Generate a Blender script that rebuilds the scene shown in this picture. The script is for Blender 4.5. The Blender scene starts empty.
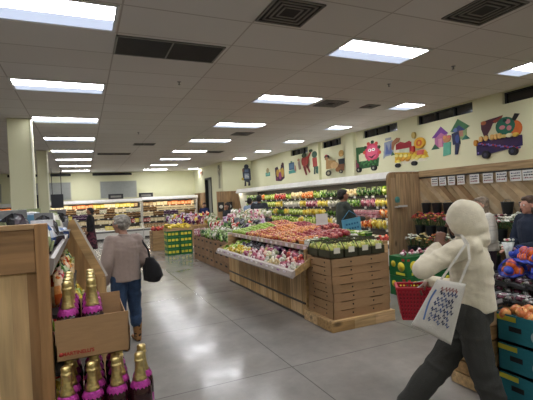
import bpy, bmesh, math, random
from mathutils import Vector, Matrix, Euler, noise
random.seed(7)
PI = math.pi
SC = bpy.context.scene
COL = SC.collection
V = Vector
rnd = random.random
def ru(a, b): return random.uniform(a, b)

# ---------------------------------------------------------------- camera
FPX, YAW, PITCH, ROLL, EYE = 408.8, .4214, -.0045, -.0494, 1.70
_R = V((math.cos(YAW), -math.sin(YAW), 0)); _F0 = V((math.sin(YAW), math.cos(YAW), 0)); _Z = V((0, 0, 1))
_F = _F0*math.cos(PITCH)+_Z*math.sin(PITCH); _U = -_F0*math.sin(PITCH)+_Z*math.cos(PITCH)
_R2 = _R*math.cos(ROLL)+_U*math.sin(ROLL); _U2 = -_R*math.sin(ROLL)+_U*math.cos(ROLL)
cam_d = bpy.data.cameras.new('camera'); cam = bpy.data.objects.new('camera', cam_d); COL.objects.link(cam)
cam_d.sensor_width = 36; cam_d.lens = FPX/533*36; cam_d.clip_end = 80; cam_d.clip_start = .05
m = Matrix((_R2, _U2, -_F)).transposed().to_4x4(); m.translation = V((0, 0, EYE)); cam.matrix_world = m
SC.camera = cam
def P(u, v, d):                      # a real point: seen direction plus its distance ahead, in metres
    r = _F+_R2*((u-266.5)/FPX)+_U2*((200-v)/FPX)
    return V((0, 0, EYE))+r*d

# ---------------------------------------------------------------- colour and materials
def hx(s):
    s = s.lstrip('#'); o = []
    if len(s) == 3: s = ''.join(c+c for c in s)
    for i in (0, 2, 4):
        c = int(s[i:i+2], 16)/255
        o.append(c/12.92 if c <= .04045 else ((c+.055)/1.055)**2.4)
    return (o[0], o[1], o[2], 1)
def jit(c, a=.1):
    k = 1+ru(-a, a); return (min(1, c[0]*k*(1+ru(-a, a)*.3)), min(1, c[1]*k), min(1, c[2]*k*(1+ru(-a, a)*.3)), 1)
MATS = {}
def mat(name, rough=.7, metal=0, nscale=8, namt=.12, bump=0, bscale=60, stretch=None, spec=.5, sheen=0, knots=False, trans=0, coat=0):
    if name in MATS: return MATS[name]
    M = bpy.data.materials.new(name); M.use_nodes = True; n = M.node_tree.nodes; l = M.node_tree.links
    b = n['Principled BSDF']; b.inputs['Roughness'].default_value = rough; b.inputs['Metallic'].default_value = metal
    b.inputs['Specular IOR Level'].default_value = spec
    if sheen: b.inputs['Sheen Weight'].default_value = sheen
    if trans: b.inputs['Transmission Weight'].default_value = trans
    if coat: b.inputs['Coat Weight'].default_value = coat
    at = n.new('ShaderNodeVertexColor'); at.layer_name = 'Col'
    tc = n.new('ShaderNodeTexCoord'); mp = n.new('ShaderNodeMapping'); l.new(tc.outputs['Object'], mp.inputs[0])
    if stretch: mp.inputs['Scale'].default_value = stretch
    nz = n.new('ShaderNodeTexNoise'); nz.inputs['Scale'].default_value = nscale; nz.inputs['Detail'].default_value = 4
    l.new(mp.outputs[0], nz.inputs['Vector'])
    mr = n.new('ShaderNodeMapRange'); mr.inputs[1].default_value = .3; mr.inputs[2].default_value = .7
    mr.inputs[3].default_value = 1-namt; mr.inputs[4].default_value = 1+namt; l.new(nz.outputs[0], mr.inputs[0])
    mx = n.new('ShaderNodeVectorMath'); mx.operation = 'SCALE'; l.new(at.outputs[0], mx.inputs[0]); l.new(mr.outputs[0], mx.inputs['Scale'])
    out = mx.outputs[0]
    if knots:
        vo = n.new('ShaderNodeTexVoronoi'); vo.inputs['Scale'].default_value = 3.2
        mk = n.new('ShaderNodeMapping'); l.new(tc.outputs['Object'], mk.inputs[0])
        mk.inputs['Scale'].default_value = [1 if s > 3 else .45 for s in stretch]
        l.new(mk.outputs[0], vo.inputs['Vector'])
        r2 = n.new('ShaderNodeMapRange'); r2.inputs[1].default_value = .05; r2.inputs[2].default_value = .13; r2.inputs[3].default_value = .35; r2.inputs[4].default_value = 1
        l.new(vo.outputs['Distance'], r2.inputs[0])
        m2 = n.new('ShaderNodeVectorMath'); m2.operation = 'SCALE'; l.new(out, m2.inputs[0]); l.new(r2.outputs[0], m2.inputs['Scale']); out = m2.outputs[0]
    l.new(out, b.inputs['Base Color'])
    if bump:
        bz = n.new('ShaderNodeTexNoise'); bz.inputs['Scale'].default_value = bscale; bz.inputs['Detail'].default_value = 3
        l.new((mp if stretch else tc).outputs[0 if stretch else 'Object'], bz.inputs['Vector'])
        bp = n.new('ShaderNodeBump'); bp.inputs['Strength'].default_value = bump; bp.inputs['Distance'].default_value = .01
        l.new(bz.outputs[0], bp.inputs['Height']); l.new(bp.outputs[0], b.inputs['Normal'])
    MATS[name] = M; return M
MATTE = mat('matte', .75); CARD = mat('cardboard', .85, nscale=14, namt=.07, bump=.1, stretch=(1, 1, 6))
SATIN = mat('satin', .45, namt=.05); GLOSS = mat('gloss', .14, namt=.04, coat=.5)
FILM = mat('wrap', .22, nscale=30, namt=.15, bump=.5, bscale=45); FRUIT = mat('fruit_skin', .35, nscale=20, namt=.2)
FRUIT2 = mat('waxed_fruit', .3, nscale=40, namt=.3, bump=.15)
METAL = mat('metal', .35, 1, namt=.05); GOLD = mat('gold_foil', .3, .9, nscale=60, namt=.2, bump=.5, bscale=90)
FOIL = mat('purple_foil', .3, .35, nscale=60, namt=.2, bump=.5, bscale=90)
KNIT = mat('knit', .95, nscale=30, namt=.05, bump=.25, bscale=120, sheen=.3); DENIM = mat('denim', .9, nscale=16, namt=.25, bump=.3, bscale=120)
CLOTH = mat('cloth', .9, nscale=10, namt=.1, bump=.3, bscale=90); SKIN = mat('skin', .5, nscale=25, namt=.06)
HAIR = mat('hair', .55, nscale=25, namt=.35, bump=.8, bscale=70); PUFF = mat('padded_nylon', .5, nscale=12, namt=.06, bump=.3, bscale=25)
LEAF = mat('leaf', .55, nscale=20, namt=.3)
WV = mat('wood_upright', .6, nscale=3, namt=.34, stretch=(9, 9, .7), knots=True, bump=.1, bscale=10)
WX = mat('wood_crosswise', .6, nscale=3, namt=.34, stretch=(.7, 9, 9), knots=True, bump=.1, bscale=10)
WY = mat('wood_lengthwise', .6, nscale=3, namt=.34, stretch=(9, .7, 9), knots=True, bump=.1, bscale=10)
LEO = mat('leopard', .8)
def leopard():
    n = LEO.node_tree.nodes; l = LEO.node_tree.links; b = n['Principled BSDF']
    vo = n.new('ShaderNodeTexVoronoi'); vo.inputs['Scale'].default_value = 28; tc = n.new('ShaderNodeTexCoord'); l.new(tc.outputs['Object'], vo.inputs['Vector'])
    cr = n.new('ShaderNodeValToRGB'); cr.color_ramp.elements[0].color = hx('#1a120c'); cr.color_ramp.elements[0].position = .35
    cr.color_ramp.elements[1].color = hx('#8a6238'); cr.color_ramp.elements[1].position = .45; l.new(vo.outputs['Distance'], cr.inputs[0]); l.new(cr.outputs[0], b.inputs['Base Color'])
leopard()
def emis(name, col, st):
    M = bpy.data.materials.new(name); M.use_nodes = True; n = M.node_tree.nodes; b = n['Principled BSDF']
    b.inputs['Base Color'].default_value = col; b.inputs['Emission Color'].default_value = col; b.inputs['Emission Strength'].default_value = st
    return M
LAMP = emis('lamp_glow', hx('#f8f8fc'), 27.0); LAMP2 = emis('lamp_glow_soft', hx('#cfdcf6'), .8); STRIP = emis('cooler_strip', hx('#fff3dd'), 15.0)
def big(name, col, rough, fn):
    M = bpy.data.materials.new(name); M.use_nodes = True; n = M.node_tree.nodes; l = M.node_tree.links; b = n['Principled BSDF']
    b.inputs['Base Color'].default_value = col; b.inputs['Roughness'].default_value = rough
    tc = n.new('ShaderNodeTexCoord'); fn(n, l, b, tc); return M
def f_floor(n, l, b, tc):
    nz = n.new('ShaderNodeTexNoise'); nz.inputs['Scale'].default_value = 1.3; nz.inputs['Detail'].default_value = 8; nz.inputs['Roughness'].default_value = .7
    l.new(tc.outputs['Object'], nz.inputs['Vector'])
    cr = n.new('ShaderNodeValToRGB'); cr.color_ramp.elements[0].position = .3; cr.color_ramp.elements[0].color = hx('#7d7a75'); cr.color_ramp.elements[1].position = .7; cr.color_ramp.elements[1].color = hx('#9a9690')
    l.new(nz.outputs[0], cr.inputs[0])
    br = n.new('ShaderNodeTexBrick'); br.offset = 0; br.inputs['Scale'].default_value = 1; br.inputs['Mortar Size'].default_value = .006
    br.inputs['Brick Width'].default_value = 1.83; br.inputs['Row Height'].default_value = 1.83
    br.inputs['Color1'].default_value = (1, 1, 1, 1); br.inputs['Color2'].default_value = (1, 1, 1, 1); br.inputs['Mortar'].default_value = (.5, .5, .5, 1)
    l.new(tc.outputs['Object'], br.inputs['Vector'])
    mx = n.new('ShaderNodeMixRGB'); mx.blend_type = 'MULTIPLY'; mx.inputs[0].default_value = 1; l.new(cr.outputs[0], mx.inputs[1]); l.new(br.outputs[0], mx.inputs[2])
    l.new(mx.outputs[0], b.inputs['Base Color'])
    n2 = n.new('ShaderNodeTexNoise'); n2.inputs['Scale'].default_value = 3; n2.inputs['Detail'].default_value = 5; l.new(tc.outputs['Object'], n2.inputs['Vector'])
    mr = n.new('ShaderNodeMapRange'); mr.inputs[1].default_value = .3; mr.inputs[2].default_value = .7; mr.inputs[3].default_value = .1; mr.inputs[4].default_value = .24
    l.new(n2.outputs[0], mr.inputs[0]); l.new(mr.outputs[0], b.inputs['Roughness'])
    n3 = n.new('ShaderNodeTexNoise'); n3.inputs['Scale'].default_value = 5; l.new(tc.outputs['Object'], n3.inputs['Vector'])
    bp = n.new('ShaderNodeBump'); bp.inputs['Strength'].default_value = .12; bp.inputs['Distance'].default_value = .01; l.new(n3.outputs[0], bp.inputs['Height']); l.new(bp.outputs[0], b.inputs['Normal'])
FLOOR = big('polished_concrete', hx('#999590'), .25, f_floor)
def f_ceil(n, l, b, tc):
    mp = n.new('ShaderNodeMapping'); mp.inputs['Location'].default_value = (.828, -3.758+.02, 0); l.new(tc.outputs['Object'], mp.inputs[0])
    br = n.new('ShaderNodeTexBrick'); br.offset = 0; br.inputs['Scale'].default_value = 1; br.inputs['Mortar Size'].default_value = .009
    br.inputs['Brick Width'].default_value = 1.2228; br.inputs['Row Height'].default_value = .62175
    br.inputs['Color1'].default_value = hx('#d0ccc8'); br.inputs['Color2'].default_value = hx('#cbc6c1'); br.inputs['Mortar'].default_value = hx('#aaa39c')
    l.new(mp.outputs[0], br.inputs['Vector']); l.new(br.outputs[0], b.inputs['Base Color'])
    n3 = n.new('ShaderNodeTexNoise'); n3.inputs['Scale'].default_value = 90; l.new(tc.outputs['Object'], n3.inputs['Vector'])
    bp = n.new('ShaderNodeBump'); bp.inputs['Strength'].default_value = .2; bp.inputs['Distance'].default_value = .005; l.new(n3.outputs[0], bp.inputs['Height']); l.new(bp.outputs[0], b.inputs['Normal'])
CEIL = big('ceiling_tile', hx('#b5ada5'), .9, f_ceil)
def f_wall(n, l, b, tc):
    nz = n.new('ShaderNodeTexNoise'); nz.inputs['Scale'].default_value = 2; l.new(tc.outputs['Object'], nz.inputs['Vector'])
    cr = n.new('ShaderNodeValToRGB'); cr.color_ramp.elements[0].color = hx('#d3d2ae'); cr.color_ramp.elements[1].color = hx('#dcdbba'); l.new(nz.outputs[0], cr.inputs[0]); l.new(cr.outputs[0], b.inputs['Base Color'])
WALL = big('cream_paint', hx('#e0dfbb'), .8, f_wall)

# ---------------------------------------------------------------- mesh builder
class MB:
    def __init__(s): s.v = []; s.f = []; s.c = []; s.s = []
    def add(s, vs, fs, col, smooth=False, fcols=None):
        o = len(s.v); s.v += [V(a) for a in vs]
        for i, f in enumerate(fs):
            s.f.append([a+o for a in f]); s.c.append(fcols[i] if fcols else col); s.s.append(smooth)
        return s
    def box(s, x0, x1, y0, y1, z0, z1, col, bev=0, M=None):
        if bev:
            bm = bmesh.new(); bmesh.ops.create_cube(bm, size=1)
            bmesh.ops.scale(bm, vec=(abs(x1-x0), abs(y1-y0), abs(z1-z0)), verts=bm.verts); bmesh.ops.translate(bm, vec=((x0+x1)/2, (y0+y1)/2, (z0+z1)/2), verts=bm.verts)
            bmesh.ops.bevel(bm, geom=bm.edges[:], offset=bev, segments=2, affect='EDGES', profile=.5)
            bm.verts.index_update(); vs = [v.co.copy() for v in bm.verts]; fs = [[v.index for v in f.verts] for f in bm.faces]; bm.free()
        else:
            vs = [V((x, y, z)) for x in (x0, x1) for y in (y0, y1) for z in (z0, z1)]
            fs = [(0, 1, 3, 2), (4, 6, 7, 5), (0, 4, 5, 1), (2, 3, 7, 6), (0, 2, 6, 4), (1, 5, 7, 3)]
        if M: vs = [M @ v for v in vs]
        return s.add(vs, fs, col)
    def beam(s, a, b, w, h, col, up=(0, 0, 1)):
        a = V(a); b = V(b); d = (b-a).normalized(); side = d.cross(V(up))
        if side.length < 1e-4: side = d.cross(V((1, 0, 0)))
        side.normalize(); u = side.cross(d).normalized(); vs = []
        for p in (a, b):
            for i, j in ((-1, -1), (1, -1), (1, 1), (-1, 1)): vs.append(p+side*(i*w/2)+u*(j*h/2))
        return s.add(vs, [(3, 2, 1, 0), (4, 5, 6, 7), (0, 1, 5, 4), (1, 2, 6, 5), (2, 3, 7, 6), (3, 0, 4, 7)], col)
    def lathe(s, prof, c, col, n=16, axis=None, cols=None, wob=None):
        c = V(c); q = V((0, 0, 1)).rotation_difference(V(axis)) if axis else None
        vs = []; fs = []; fc = []
        for (r, z) in prof:
            for k in range(n):
                a = 2*PI*k/n; rr = r*(1+(wob(k, z) if wob else 0)); p = V((rr*math.cos(a), rr*math.sin(a), z))
                vs.append(c+(q @ p if q else p))
        for i in range(len(prof)-1):
            for k in range(n):
                k2 = (k+1) % n; fs.append((i*n+k, i*n+k2, (i+1)*n+k2, (i+1)*n+k)); fc.append(cols[i] if cols else col)
        if prof[0][0] > 1e-5: fs.append(tuple(range(n-1, -1, -1))); fc.append(fc[0])
        if prof[-1][0] > 1e-5: fs.append(tuple((len(prof)-1)*n+k for k in range(n))); fc.append(fc[len(fc)-2])
        return s.add(vs, fs, col, True, fc)
    def tube(s, pts, r, col, n=8):
        pts = [V(p) for p in pts]; rs = r if isinstance(r, (list, tuple)) else [r]*len(pts); vs = []; fs = []
        up = V((0, 0, 1))
        for i, p in enumerate(pts):
            d = (pts[min(i+1, len(pts)-1)]-pts[max(i-1, 0)]).normalized()
            a = d.cross(up)
            if a.length < .05: a = d.cross(V((0, 1, 0)))
            a.normalize(); b = a.cross(d)
            for k in range(n): t = 2*PI*k/n; vs.append(p+a*(rs[i]*math.cos(t))+b*(rs[i]*math.sin(t)))
        for i in range(len(pts)-1):
            for k in range(n): k2 = (k+1) % n; fs.append((i*n+k, i*n+k2, (i+1)*n+k2, (i+1)*n+k))
        fs.append(tuple(range(n-1, -1, -1))); fs.append(tuple((len(pts)-1)*n+k for k in range(n)))
        return s.add(vs, fs, col, True)
    def ball(s, c, r, col, seg=8, nz=0, nf=6, pal=None, M=None, seed=0):
        r = (r, r, r) if not isinstance(r, (tuple, list)) else r; c = V(c); vs = []; fs = []; rings = max(4, seg*2//3)
        for i in range(rings+1):
            t = PI*i/rings
            for k in range(seg):
                a = 2*PI*k/seg; p = V((math.sin(t)*math.cos(a), math.sin(t)*math.sin(a), math.cos(t)))
                if nz: p = p*(1+nz*noise.noise(p*nf*.4+V((seed, seed*2, 0))))
                p = V((p.x*r[0], p.y*r[1], p.z*r[2]))
                if M: p = M @ p
                vs.append(c+p)
        for i in range(rings):
            for k in range(seg): k2 = (k+1) % seg; fs.append((i*seg+k, (i+1)*seg+k, (i+1)*seg+k2, i*seg+k2))
        return s.add(vs, fs, col, True, [random.choice(pal) for _ in fs] if pal else None)
    def prism(s, poly, a, b, axis, col):     # polygon extruded along an axis between a and b
        n = len(poly)
        def pt(p, t):
            return {'x': (t, p[0], p[1]), 'y': (p[0], t, p[1]), 'z': (p[0], p[1], t)}[axis]
        vs = [pt(p, a) for p in poly]+[pt(p, b) for p in poly]
        fs = [tuple(range(n)), tuple(range(2*n-1, n-1, -1))]+[(i, i+n, (i+1) % n+n, (i+1) % n) for i in range(n)]
        return s.add(vs, fs, col)
    def mesh(s, name):
        me = bpy.data.meshes.new(name); me.from_pydata([tuple(v) for v in s.v], [], s.f)
        ca = me.color_attributes.new('Col', 'FLOAT_COLOR', 'CORNER'); data = []
        for p, c in zip(me.polygons, s.c):
            for _ in range(p.loop_total): data += list(c)
        ca.data.foreach_set('color', data); me.polygons.foreach_set('use_smooth', s.s)
        bm = bmesh.new(); bm.from_mesh(me); bmesh.ops.remove_doubles(bm, verts=bm.verts, dist=1e-6); bmesh.ops.recalc_face_normals(bm, faces=bm.faces); bm.to_mesh(me); bm.free()
        me.update(); return me
    def build(s, name, m, parent=None, loc=None):
        off = V(loc) if loc is not None else V((0, 0, 0)); p = parent
        while p: off = off+p.location; p = p.parent
        s.v = [v-off for v in s.v]; me = s.mesh(name); me.materials.append(m)
        o = bpy.data.objects.new(name, me); COL.objects.link(o); o.parent = parent
        if loc is not None: o.location = loc
        return o
def tag(o, label=None, cat=None, group=None, kind=None):
    if label: o['label'] = label
    if cat: o['category'] = cat
    if group: o['group'] = group
    if kind: o['kind'] = kind
    return o
def thing(name, label, cat, loc=(0, 0, 0), group=None):
    o = bpy.data.objects.new(name, None); COL.objects.link(o); o.location = loc; o.empty_display_size = .1
    return tag(o, label, cat, group)
def struct(name, mb, m, parent=None):
    o = mb.build(name, m, parent)
    if not parent: o['kind'] = 'structure'
    return o
def copy_tree(o, loc, rot=None, label=None, group=None):
    r = o.copy(); COL.objects.link(r); r.location = loc
    if rot is not None: r.rotation_euler = rot if not isinstance(rot, (int, float)) else (0, 0, rot)
    if label: r['label'] = label
    if group: r['group'] = group
    for ch in list(o.children):
        c = ch.copy(); COL.objects.link(c); c.parent = r
        for g in list(ch.children): d = g.copy(); COL.objects.link(d); d.parent = c
    return r
def lettering(txt, size, pos, right, up, m, parent, col, name='lettering', bold=0):
    cu = bpy.data.curves.new(name, 'FONT'); cu.body = txt; cu.size = size; cu.extrude = .0008; cu.align_x = 'CENTER'; cu.align_y = 'CENTER'; cu.offset = bold
    t = bpy.data.objects.new('tmp', cu); COL.objects.link(t); dg = bpy.context.evaluated_depsgraph_get(); dg.update()
    me0 = t.evaluated_get(dg).to_mesh(); right = V(right).normalized(); up = V(up).normalized(); nrm = right.cross(up)
    mb = MB(); mb.add([V(pos)+right*v.co.x+up*v.co.y+nrm*v.co.z for v in me0.vertices], [list(p.vertices) for p in me0.polygons], col)
    t.evaluated_get(dg).to_mesh_clear(); bpy.data.objects.remove(t); return mb.build(name, m, parent)

# ---------------------------------------------------------------- room
CZ = 3.448; XR = 7.15; YB = 22.6; XJ = 5.75; YJ = 17.5
struct('floor', MB().box(-9, 8, -5, 23, -.1, 0, hx('#999')), FLOOR)
struct('ceiling', MB().box(-9, 8, -5, 23, CZ, CZ+.1, hx('#999')), CEIL)
W = hx('#e0dfbb')
# right wall with recessed dark windows high up
wins = [(3.1, 5.08), (5.72, 7.2), (7.85, 9.22), (10.28, 11.34), (12.26, 13.52)]
mb = MB(); mb.box(XR, XR+.4, -5, YJ, 0, 3.21, W); ys = [-5]
for a, b in wins: ys += [a, b]
ys += [YJ]
for i in range(0, len(ys), 2): mb.box(XR, XR+.4, ys[i], ys[i+1], 3.21, CZ, W)
for a, b in wins: mb.box(XR, XR+.4, a, b, 3.425, CZ, W)
mb.box(XR-.1, XR, 9.55, 9.95, 2.16, CZ, W); mb.box(XR-.1, XR, 11.45, 12.0, 2.16, CZ, W)
struct('wall_right', mb, WALL)
for i, (a, b) in enumerate(wins):
    w = struct('window_%d' % (i+1), MB().box(XR+.10, XR+.13, a, b, 3.21, 3.425, hx('#15171a')), GLOSS)
    fr = MB(); k = hx('#1c1d1e')
    for z in (3.21, 3.41): fr.box(XR+.06, XR+.12, a, b, z, z+.015, k)
    for q in range(4): y = a+(b-a)*q/3; fr.box(XR+.06, XR+.12, y-.015, y+.015, 3.21, 3.425, k)
    fr.build('window_frame', SATIN, w)
struct('wall_jog', MB().box(XJ, XR+.4, YJ, YJ+.3, 0, CZ, W), WALL)
mb = MB(); DY0, DY1 = 19.25, 20.4
mb.box(XJ, XJ+.3, YJ+.3, DY0, 0, CZ, W); mb.box(XJ, XJ+.3, DY1, YB, 0, CZ, W); mb.box(XJ, XJ+.3, DY0, DY1, 2.85, CZ, W)
struct('wall_side', mb, WALL)
struct('wall_back', MB().box(-9, XJ+.3, YB, YB+.3, 0, CZ, W), WALL)
struct('wall_left', MB().box(-9.2, -9, -5, YB, 0, CZ, W), WALL)
struct('wall_rear', MB().box(-9, XR+.4, -5.2, -5, 0, CZ, hx('#b5b39a')), WALL)
# side door
d = struct('door_1', MB().box(XJ+.12, XJ+.16, DY0+.08, DY1-.08, 0, 2.78, hx('#8f9288')), SATIN)
fr = MB(); k = hx('#17181a'); fr.box(XJ-.03, XJ+.12, DY0, DY0+.09, 0, 2.85, k).box(XJ-.03, XJ+.12, DY1-.09, DY1, 0, 2.85, k).box(XJ-.03, XJ+.12, DY0, DY1, 2.77, 2.86, k); fr.build('door_frame', SATIN, d)
MB().tube([(XJ+.05, DY0+.2, 1.0), (XJ+.05, DY0+.2, 1.3)], .015, hx('#999')).build('door_handle', METAL, d)
# back wall shutters
for i, (a, b) in enumerate(((.85, 2.6), (-2.3, -.55), (-5.2, -3.5))):
    w = MB().box(a, b, YB-.03, YB-.005, 2.12, 2.95, hx('#8f938f'))
    for q in range(16): w.box(a, b, YB-.04, YB-.03, 2.13+q*.05, 2.165+q*.05, hx('#9a9d99'))
    w = struct('window_%d' % (i+6), w, SATIN)
    fr = MB()
    for x in (a-.03, b): fr.box(x, x+.03, YB-.05, YB, 2.1, 2.97, hx('#b8b8a4'))
    for z in (2.09, 2.95): fr.box(a-.03, b+.03, YB-.05, YB, z, z+.03, hx('#b8b8a4'))
    fr.build('window_frame', SATIN, w)
for i, (a, b) in enumerate(((.5, 2.4), (-3.2, -1.7), (-1.4, -.5))):
    struct('trim_%d' % (i+1), MB().box(a, b, YB-.06, YB-.005, 3.28, 3.4, hx('#1a1b1c')), SATIN)
# wall pier in back left
0 and struct('trim_4', MB().box(-.35, .05, YB-.35, YB-.06, 2.0, CZ, W), WALL)
# columns
for i, (a, b, y, e) in enumerate(((-1.24, -.85, 8.97, .46), (-1.2, -.93, 13.8, .4))):
    mb = MB().box(a, b, y, y+e, 0, CZ-.005, hx('#d6d6b4'), .01)
    o = struct('trim_%d' % (i+5), mb, WALL); MB().box(b, b+.03, y-.03, y, 0, CZ-.01, hx('#eeeeda')).build('corner_guard', SATIN, o)
# baseboard
struct('baseboard_right', MB().box(XR-.02, XR, -5, YJ, 0, .12, hx('#2a2a2a')), SATIN)
struct('baseboard_back', MB().box(-9, XJ, YB-.02, YB, 0, .12, hx('#2a2a2a')), SATIN)

# ---------------------------------------------------------------- ceiling lamps
def make_lamp(w, d, label):
    t = thing('ceiling_light', label, 'ceiling light'); f = .03; z = -.012; wc = hx('#dcdcdc')
    MB().box(0, w, 0, f, z, 0, wc).box(0, w, d-f, d, z, 0, wc).box(0, f, 0, d, z, 0, wc).box(w-f, w, 0, d, z, 0, wc).build('frame', SATIN, t)
    MB().box(f, w-f, f, d*.55, -.006, -.002, wc).build('diffuser', LAMP, t)
    MB().box(f, w-f, d*.55, d-f, -.006, -.002, wc).build('reflector', LAMP2, t)
    return t
def ordn(i): return ['nearest', 'second', 'third', 'fourth', 'fifth', 'sixth', 'seventh', 'eighth', 'ninth'][i]
L0 = make_lamp(1.2, .58, 'x'); L1 = make_lamp(.58, .58, 'y'); used = {}
def lamp(src, x, y, label, group):
    key = src.name
    if key in used: copy_tree(src, (x, y, CZ), None, label, group)
    else: used[key] = 1; src.location = (x, y, CZ); src['label'] = label; src['group'] = group
for k in range(8): lamp(L0, -.828, 3.758+2.487*k, 'long white ceiling light, %s in the row over the left aisle' % ordn(k), 'ceiling lights over the left aisle')
for k in range(8): lamp(L0, 2.84, 3.7575+2.487*k, 'long white ceiling light, %s in the row over the middle displays' % ordn(k), 'ceiling lights over the middle displays')
for k in range(8): lamp(L1, 5.88 if k < 7 else 5.12, 3.72+2.487*k, 'small square ceiling light, %s in the row along the painted wall' % ordn(k), 'square ceiling lights along the painted wall')
for x, y in ((-.828, 1.271), (2.84, 1.271), (-.828, -1.2), (2.84, -1.2), (-4.5, 1.27), (-4.5, 6.2), (2.84, -3.7), (-4.5, -3.7), (6.2, -1.2)):
    lamp(L0, x, y, 'long white ceiling light outside the picture', 'ceiling lights outside the picture')
# vents
def vent(name, x0, x1, y0, y1, label, kind):
    t = thing(name, label, 'vent', (x0, y0, CZ)); dk = hx('#18181a'); g = hx('#6f6c68')
    MB().box(x0, x1, y0, y1, CZ-.004, CZ-.001, dk).build('duct_opening', MATTE, t)
    s = MB()
    if kind == 'grille':
        MB().box(x0, x1, y0, y0+.02, CZ-.014, CZ, g).box(x0, x1, y1-.02, y1, CZ-.014, CZ, g).box(x0, x0+.02, y0, y1, CZ-.014, CZ, g).box(x1-.02, x1, y0, y1, CZ-.014, CZ, g).build('frame', SATIN, t)
        n = 22
        for q in range(1, n): y = y0+(y1-y0)*q/n; s.box(x0+.02, x1-.02, y-.004, y+.004, CZ-.012, CZ-.004, hx('#3c3a3a'))
        s.box((x0+x1)/2-.008, (x0+x1)/2+.008, y0, y1, CZ-.014, CZ-.004, g); s.build('louvre', SATIN, t)
    else:
        cx = (x0+x1)/2; cy = (y0+y1)/2; h = (x1-x0)/2
        for q in range(4):
            r = h*(1-.2*q); w = h*.07
            s.box(cx-r, cx+r, cy-r, cy-r+w, CZ-.014+.002*q, CZ-.003, g).box(cx-r, cx+r, cy+r-w, cy+r, CZ-.014+.002*q, CZ-.003, g)
            s.box(cx-r, cx-r+w, cy-r, cy+r, CZ-.014+.002*q, CZ-.003, g).box(cx+r-w, cx+r, cy-r, cy+r, CZ-.014+.002*q, CZ-.003, g)
        s.build('louvre', SATIN, t)
vent('ceiling_vent', .39, 1.57, 4.42, 4.97, 'long dark return air grille in the ceiling between the nearest lights', 'grille')
vent('ceiling_vent', 1.62, 2.12, 3.17, 3.67, 'square dark air diffuser at the top edge left of the nearest middle light', 'sq')
vent('ceiling_vent', 3.42, 3.97, 2.5, 3.05, 'square louvred air diffuser at the top edge near the right corner', 'sq')
vent('ceiling_vent', 4.15, 4.65, 6.35, 6.85, 'small dark air vent just right of the second middle light', 'sq')
vent('ceiling_vent', 3.7, 4.2, 9.95, 10.4, 'small dark air vent past the third middle light', 'sq')
vent('ceiling_vent', 4.1, 4.65, 13.8, 14.3, 'small dark air vent past the fifth middle light', 'sq')
vent('ceiling_vent', .5, 1.55, 14.4, 14.9, 'dark return air grille deep in the left aisle ceiling', 'grille')
vent('ceiling_vent', 1.4, 2.0, 12.1, 12.5, 'small dark grille over the left aisle', 'grille')
vent('ceiling_vent', 5.2, 5.5, 6.5, 6.75, 'small round edged air vent beside the second square light', 'sq')
for x, y, w in ((1.35, 5.9, 'near the long dark grille'), (4.6, 5.2, 'between the middle and the right lights'), (4.9, 4.2, 'close to the right louvred diffuser'), (1.3, 10.3, 'over the left aisle')):
    t = thing('sprinkler_head', 'tiny ceiling sprinkler %s' % w, 'sprinkler', (x, y, CZ))
    MB().lathe([(.03, -.006), (.03, 0)], (x, y, CZ), hx('#888')).build('escutcheon', METAL, t)
    MB().lathe([(.008, -.04), (.008, -.006)], (x, y, CZ), hx('#777')).lathe([(.018, -.045), (.018, -.04)], (x, y, CZ), hx('#777')).build('deflector', METAL, t)

# ---------------------------------------------------------------- murals: cut-out painted panels on the wall
class Mural:
    def __init__(s, yl, yr, z0, z1, x=XR, plane='x'):
        s.a = yl; s.b = yr; s.z0 = z0; s.z1 = z1; s.mb = MB(); s.k = 1; s.x = x; s.pl = plane
    def poly(s, pts, col):
        s.k += 1; t = .004+.0012*s.k; pp = [(s.a+(s.b-s.a)*p[0], s.z0+(s.z1-s.z0)*p[1]) for p in pts]
        s.mb.prism(pp, s.x-t, s.x-.001, s.pl, hx(col)); return s
    def ell(s, cx, cy, rx, ry, col, n=18, wob=0):
        return s.poly([(cx+rx*(1+wob*math.sin(5*a))*math.cos(a), cy+ry*(1+wob*math.sin(5*a))*math.sin(a)) for a in [2*PI*i/n for i in range(n)]], col)
    def rect(s, x0, x1, y0, y1, col): return s.poly([(x0, y0), (x1, y0), (x1, y1), (x0, y1)], col)
    def done(s, label, name='wall_mural'): return tag(s.mb.build(name, MATTE), label, 'mural')
M_ = Mural(5.68, 4.72, 2.26, 3.02)      # purple truck
M_.poly([(.12, .3), (.2, .55), (.14, .75), (.14, .93), (.3, .96), (.5, .98), (.62, 1), (.55, .88), (.4, .84), (.35, .72), (.28, .6), (.34, .3)], '#4a2230').poly([(.4, .9), (.62, 1), (.58, .9), (.45, .84)], '#8a3a2c').ell(.2, .9, .06, .05, '#b0643a')
M_.ell(.84, .62, .15, .2, '#c9682c').ell(.66, .72, .2, .22, '#1f6a55').ell(.72, .82, .05, .06, '#c98a90').ell(.6, .7, .06, .05, '#c48088').ell(.74, .66, .05, .06, '#c48088').ell(.66, .86, .04, .04, '#0f4038').poly([(.8, .85), (.86, .98), (.95, .95), (.86, .8)], '#1d1a18')
M_.poly([(.02, .1), (.02, .42), (.25, .42), (.98, .45), (.98, .2), (.3, .1)], '#2a2050').ell(.22, .33, .16, .17, '#33204e').ell(.5, .35, .16, .17, '#3b2348').ell(.8, .36, .16, .16, '#35204a')
for i in range(26): M_.ell(.06+.9*((i*37) % 26)/26, .14+.26*((i*11) % 7)/7+.02, .018, .022, ['#8c7ac0', '#6c60b0', '#b23c4c'][i % 3], 6)
for x in (.15, .26, .4, .48, .56): M_.ell(x, .5, .035, .07, '#d9b06a', 8)
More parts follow.
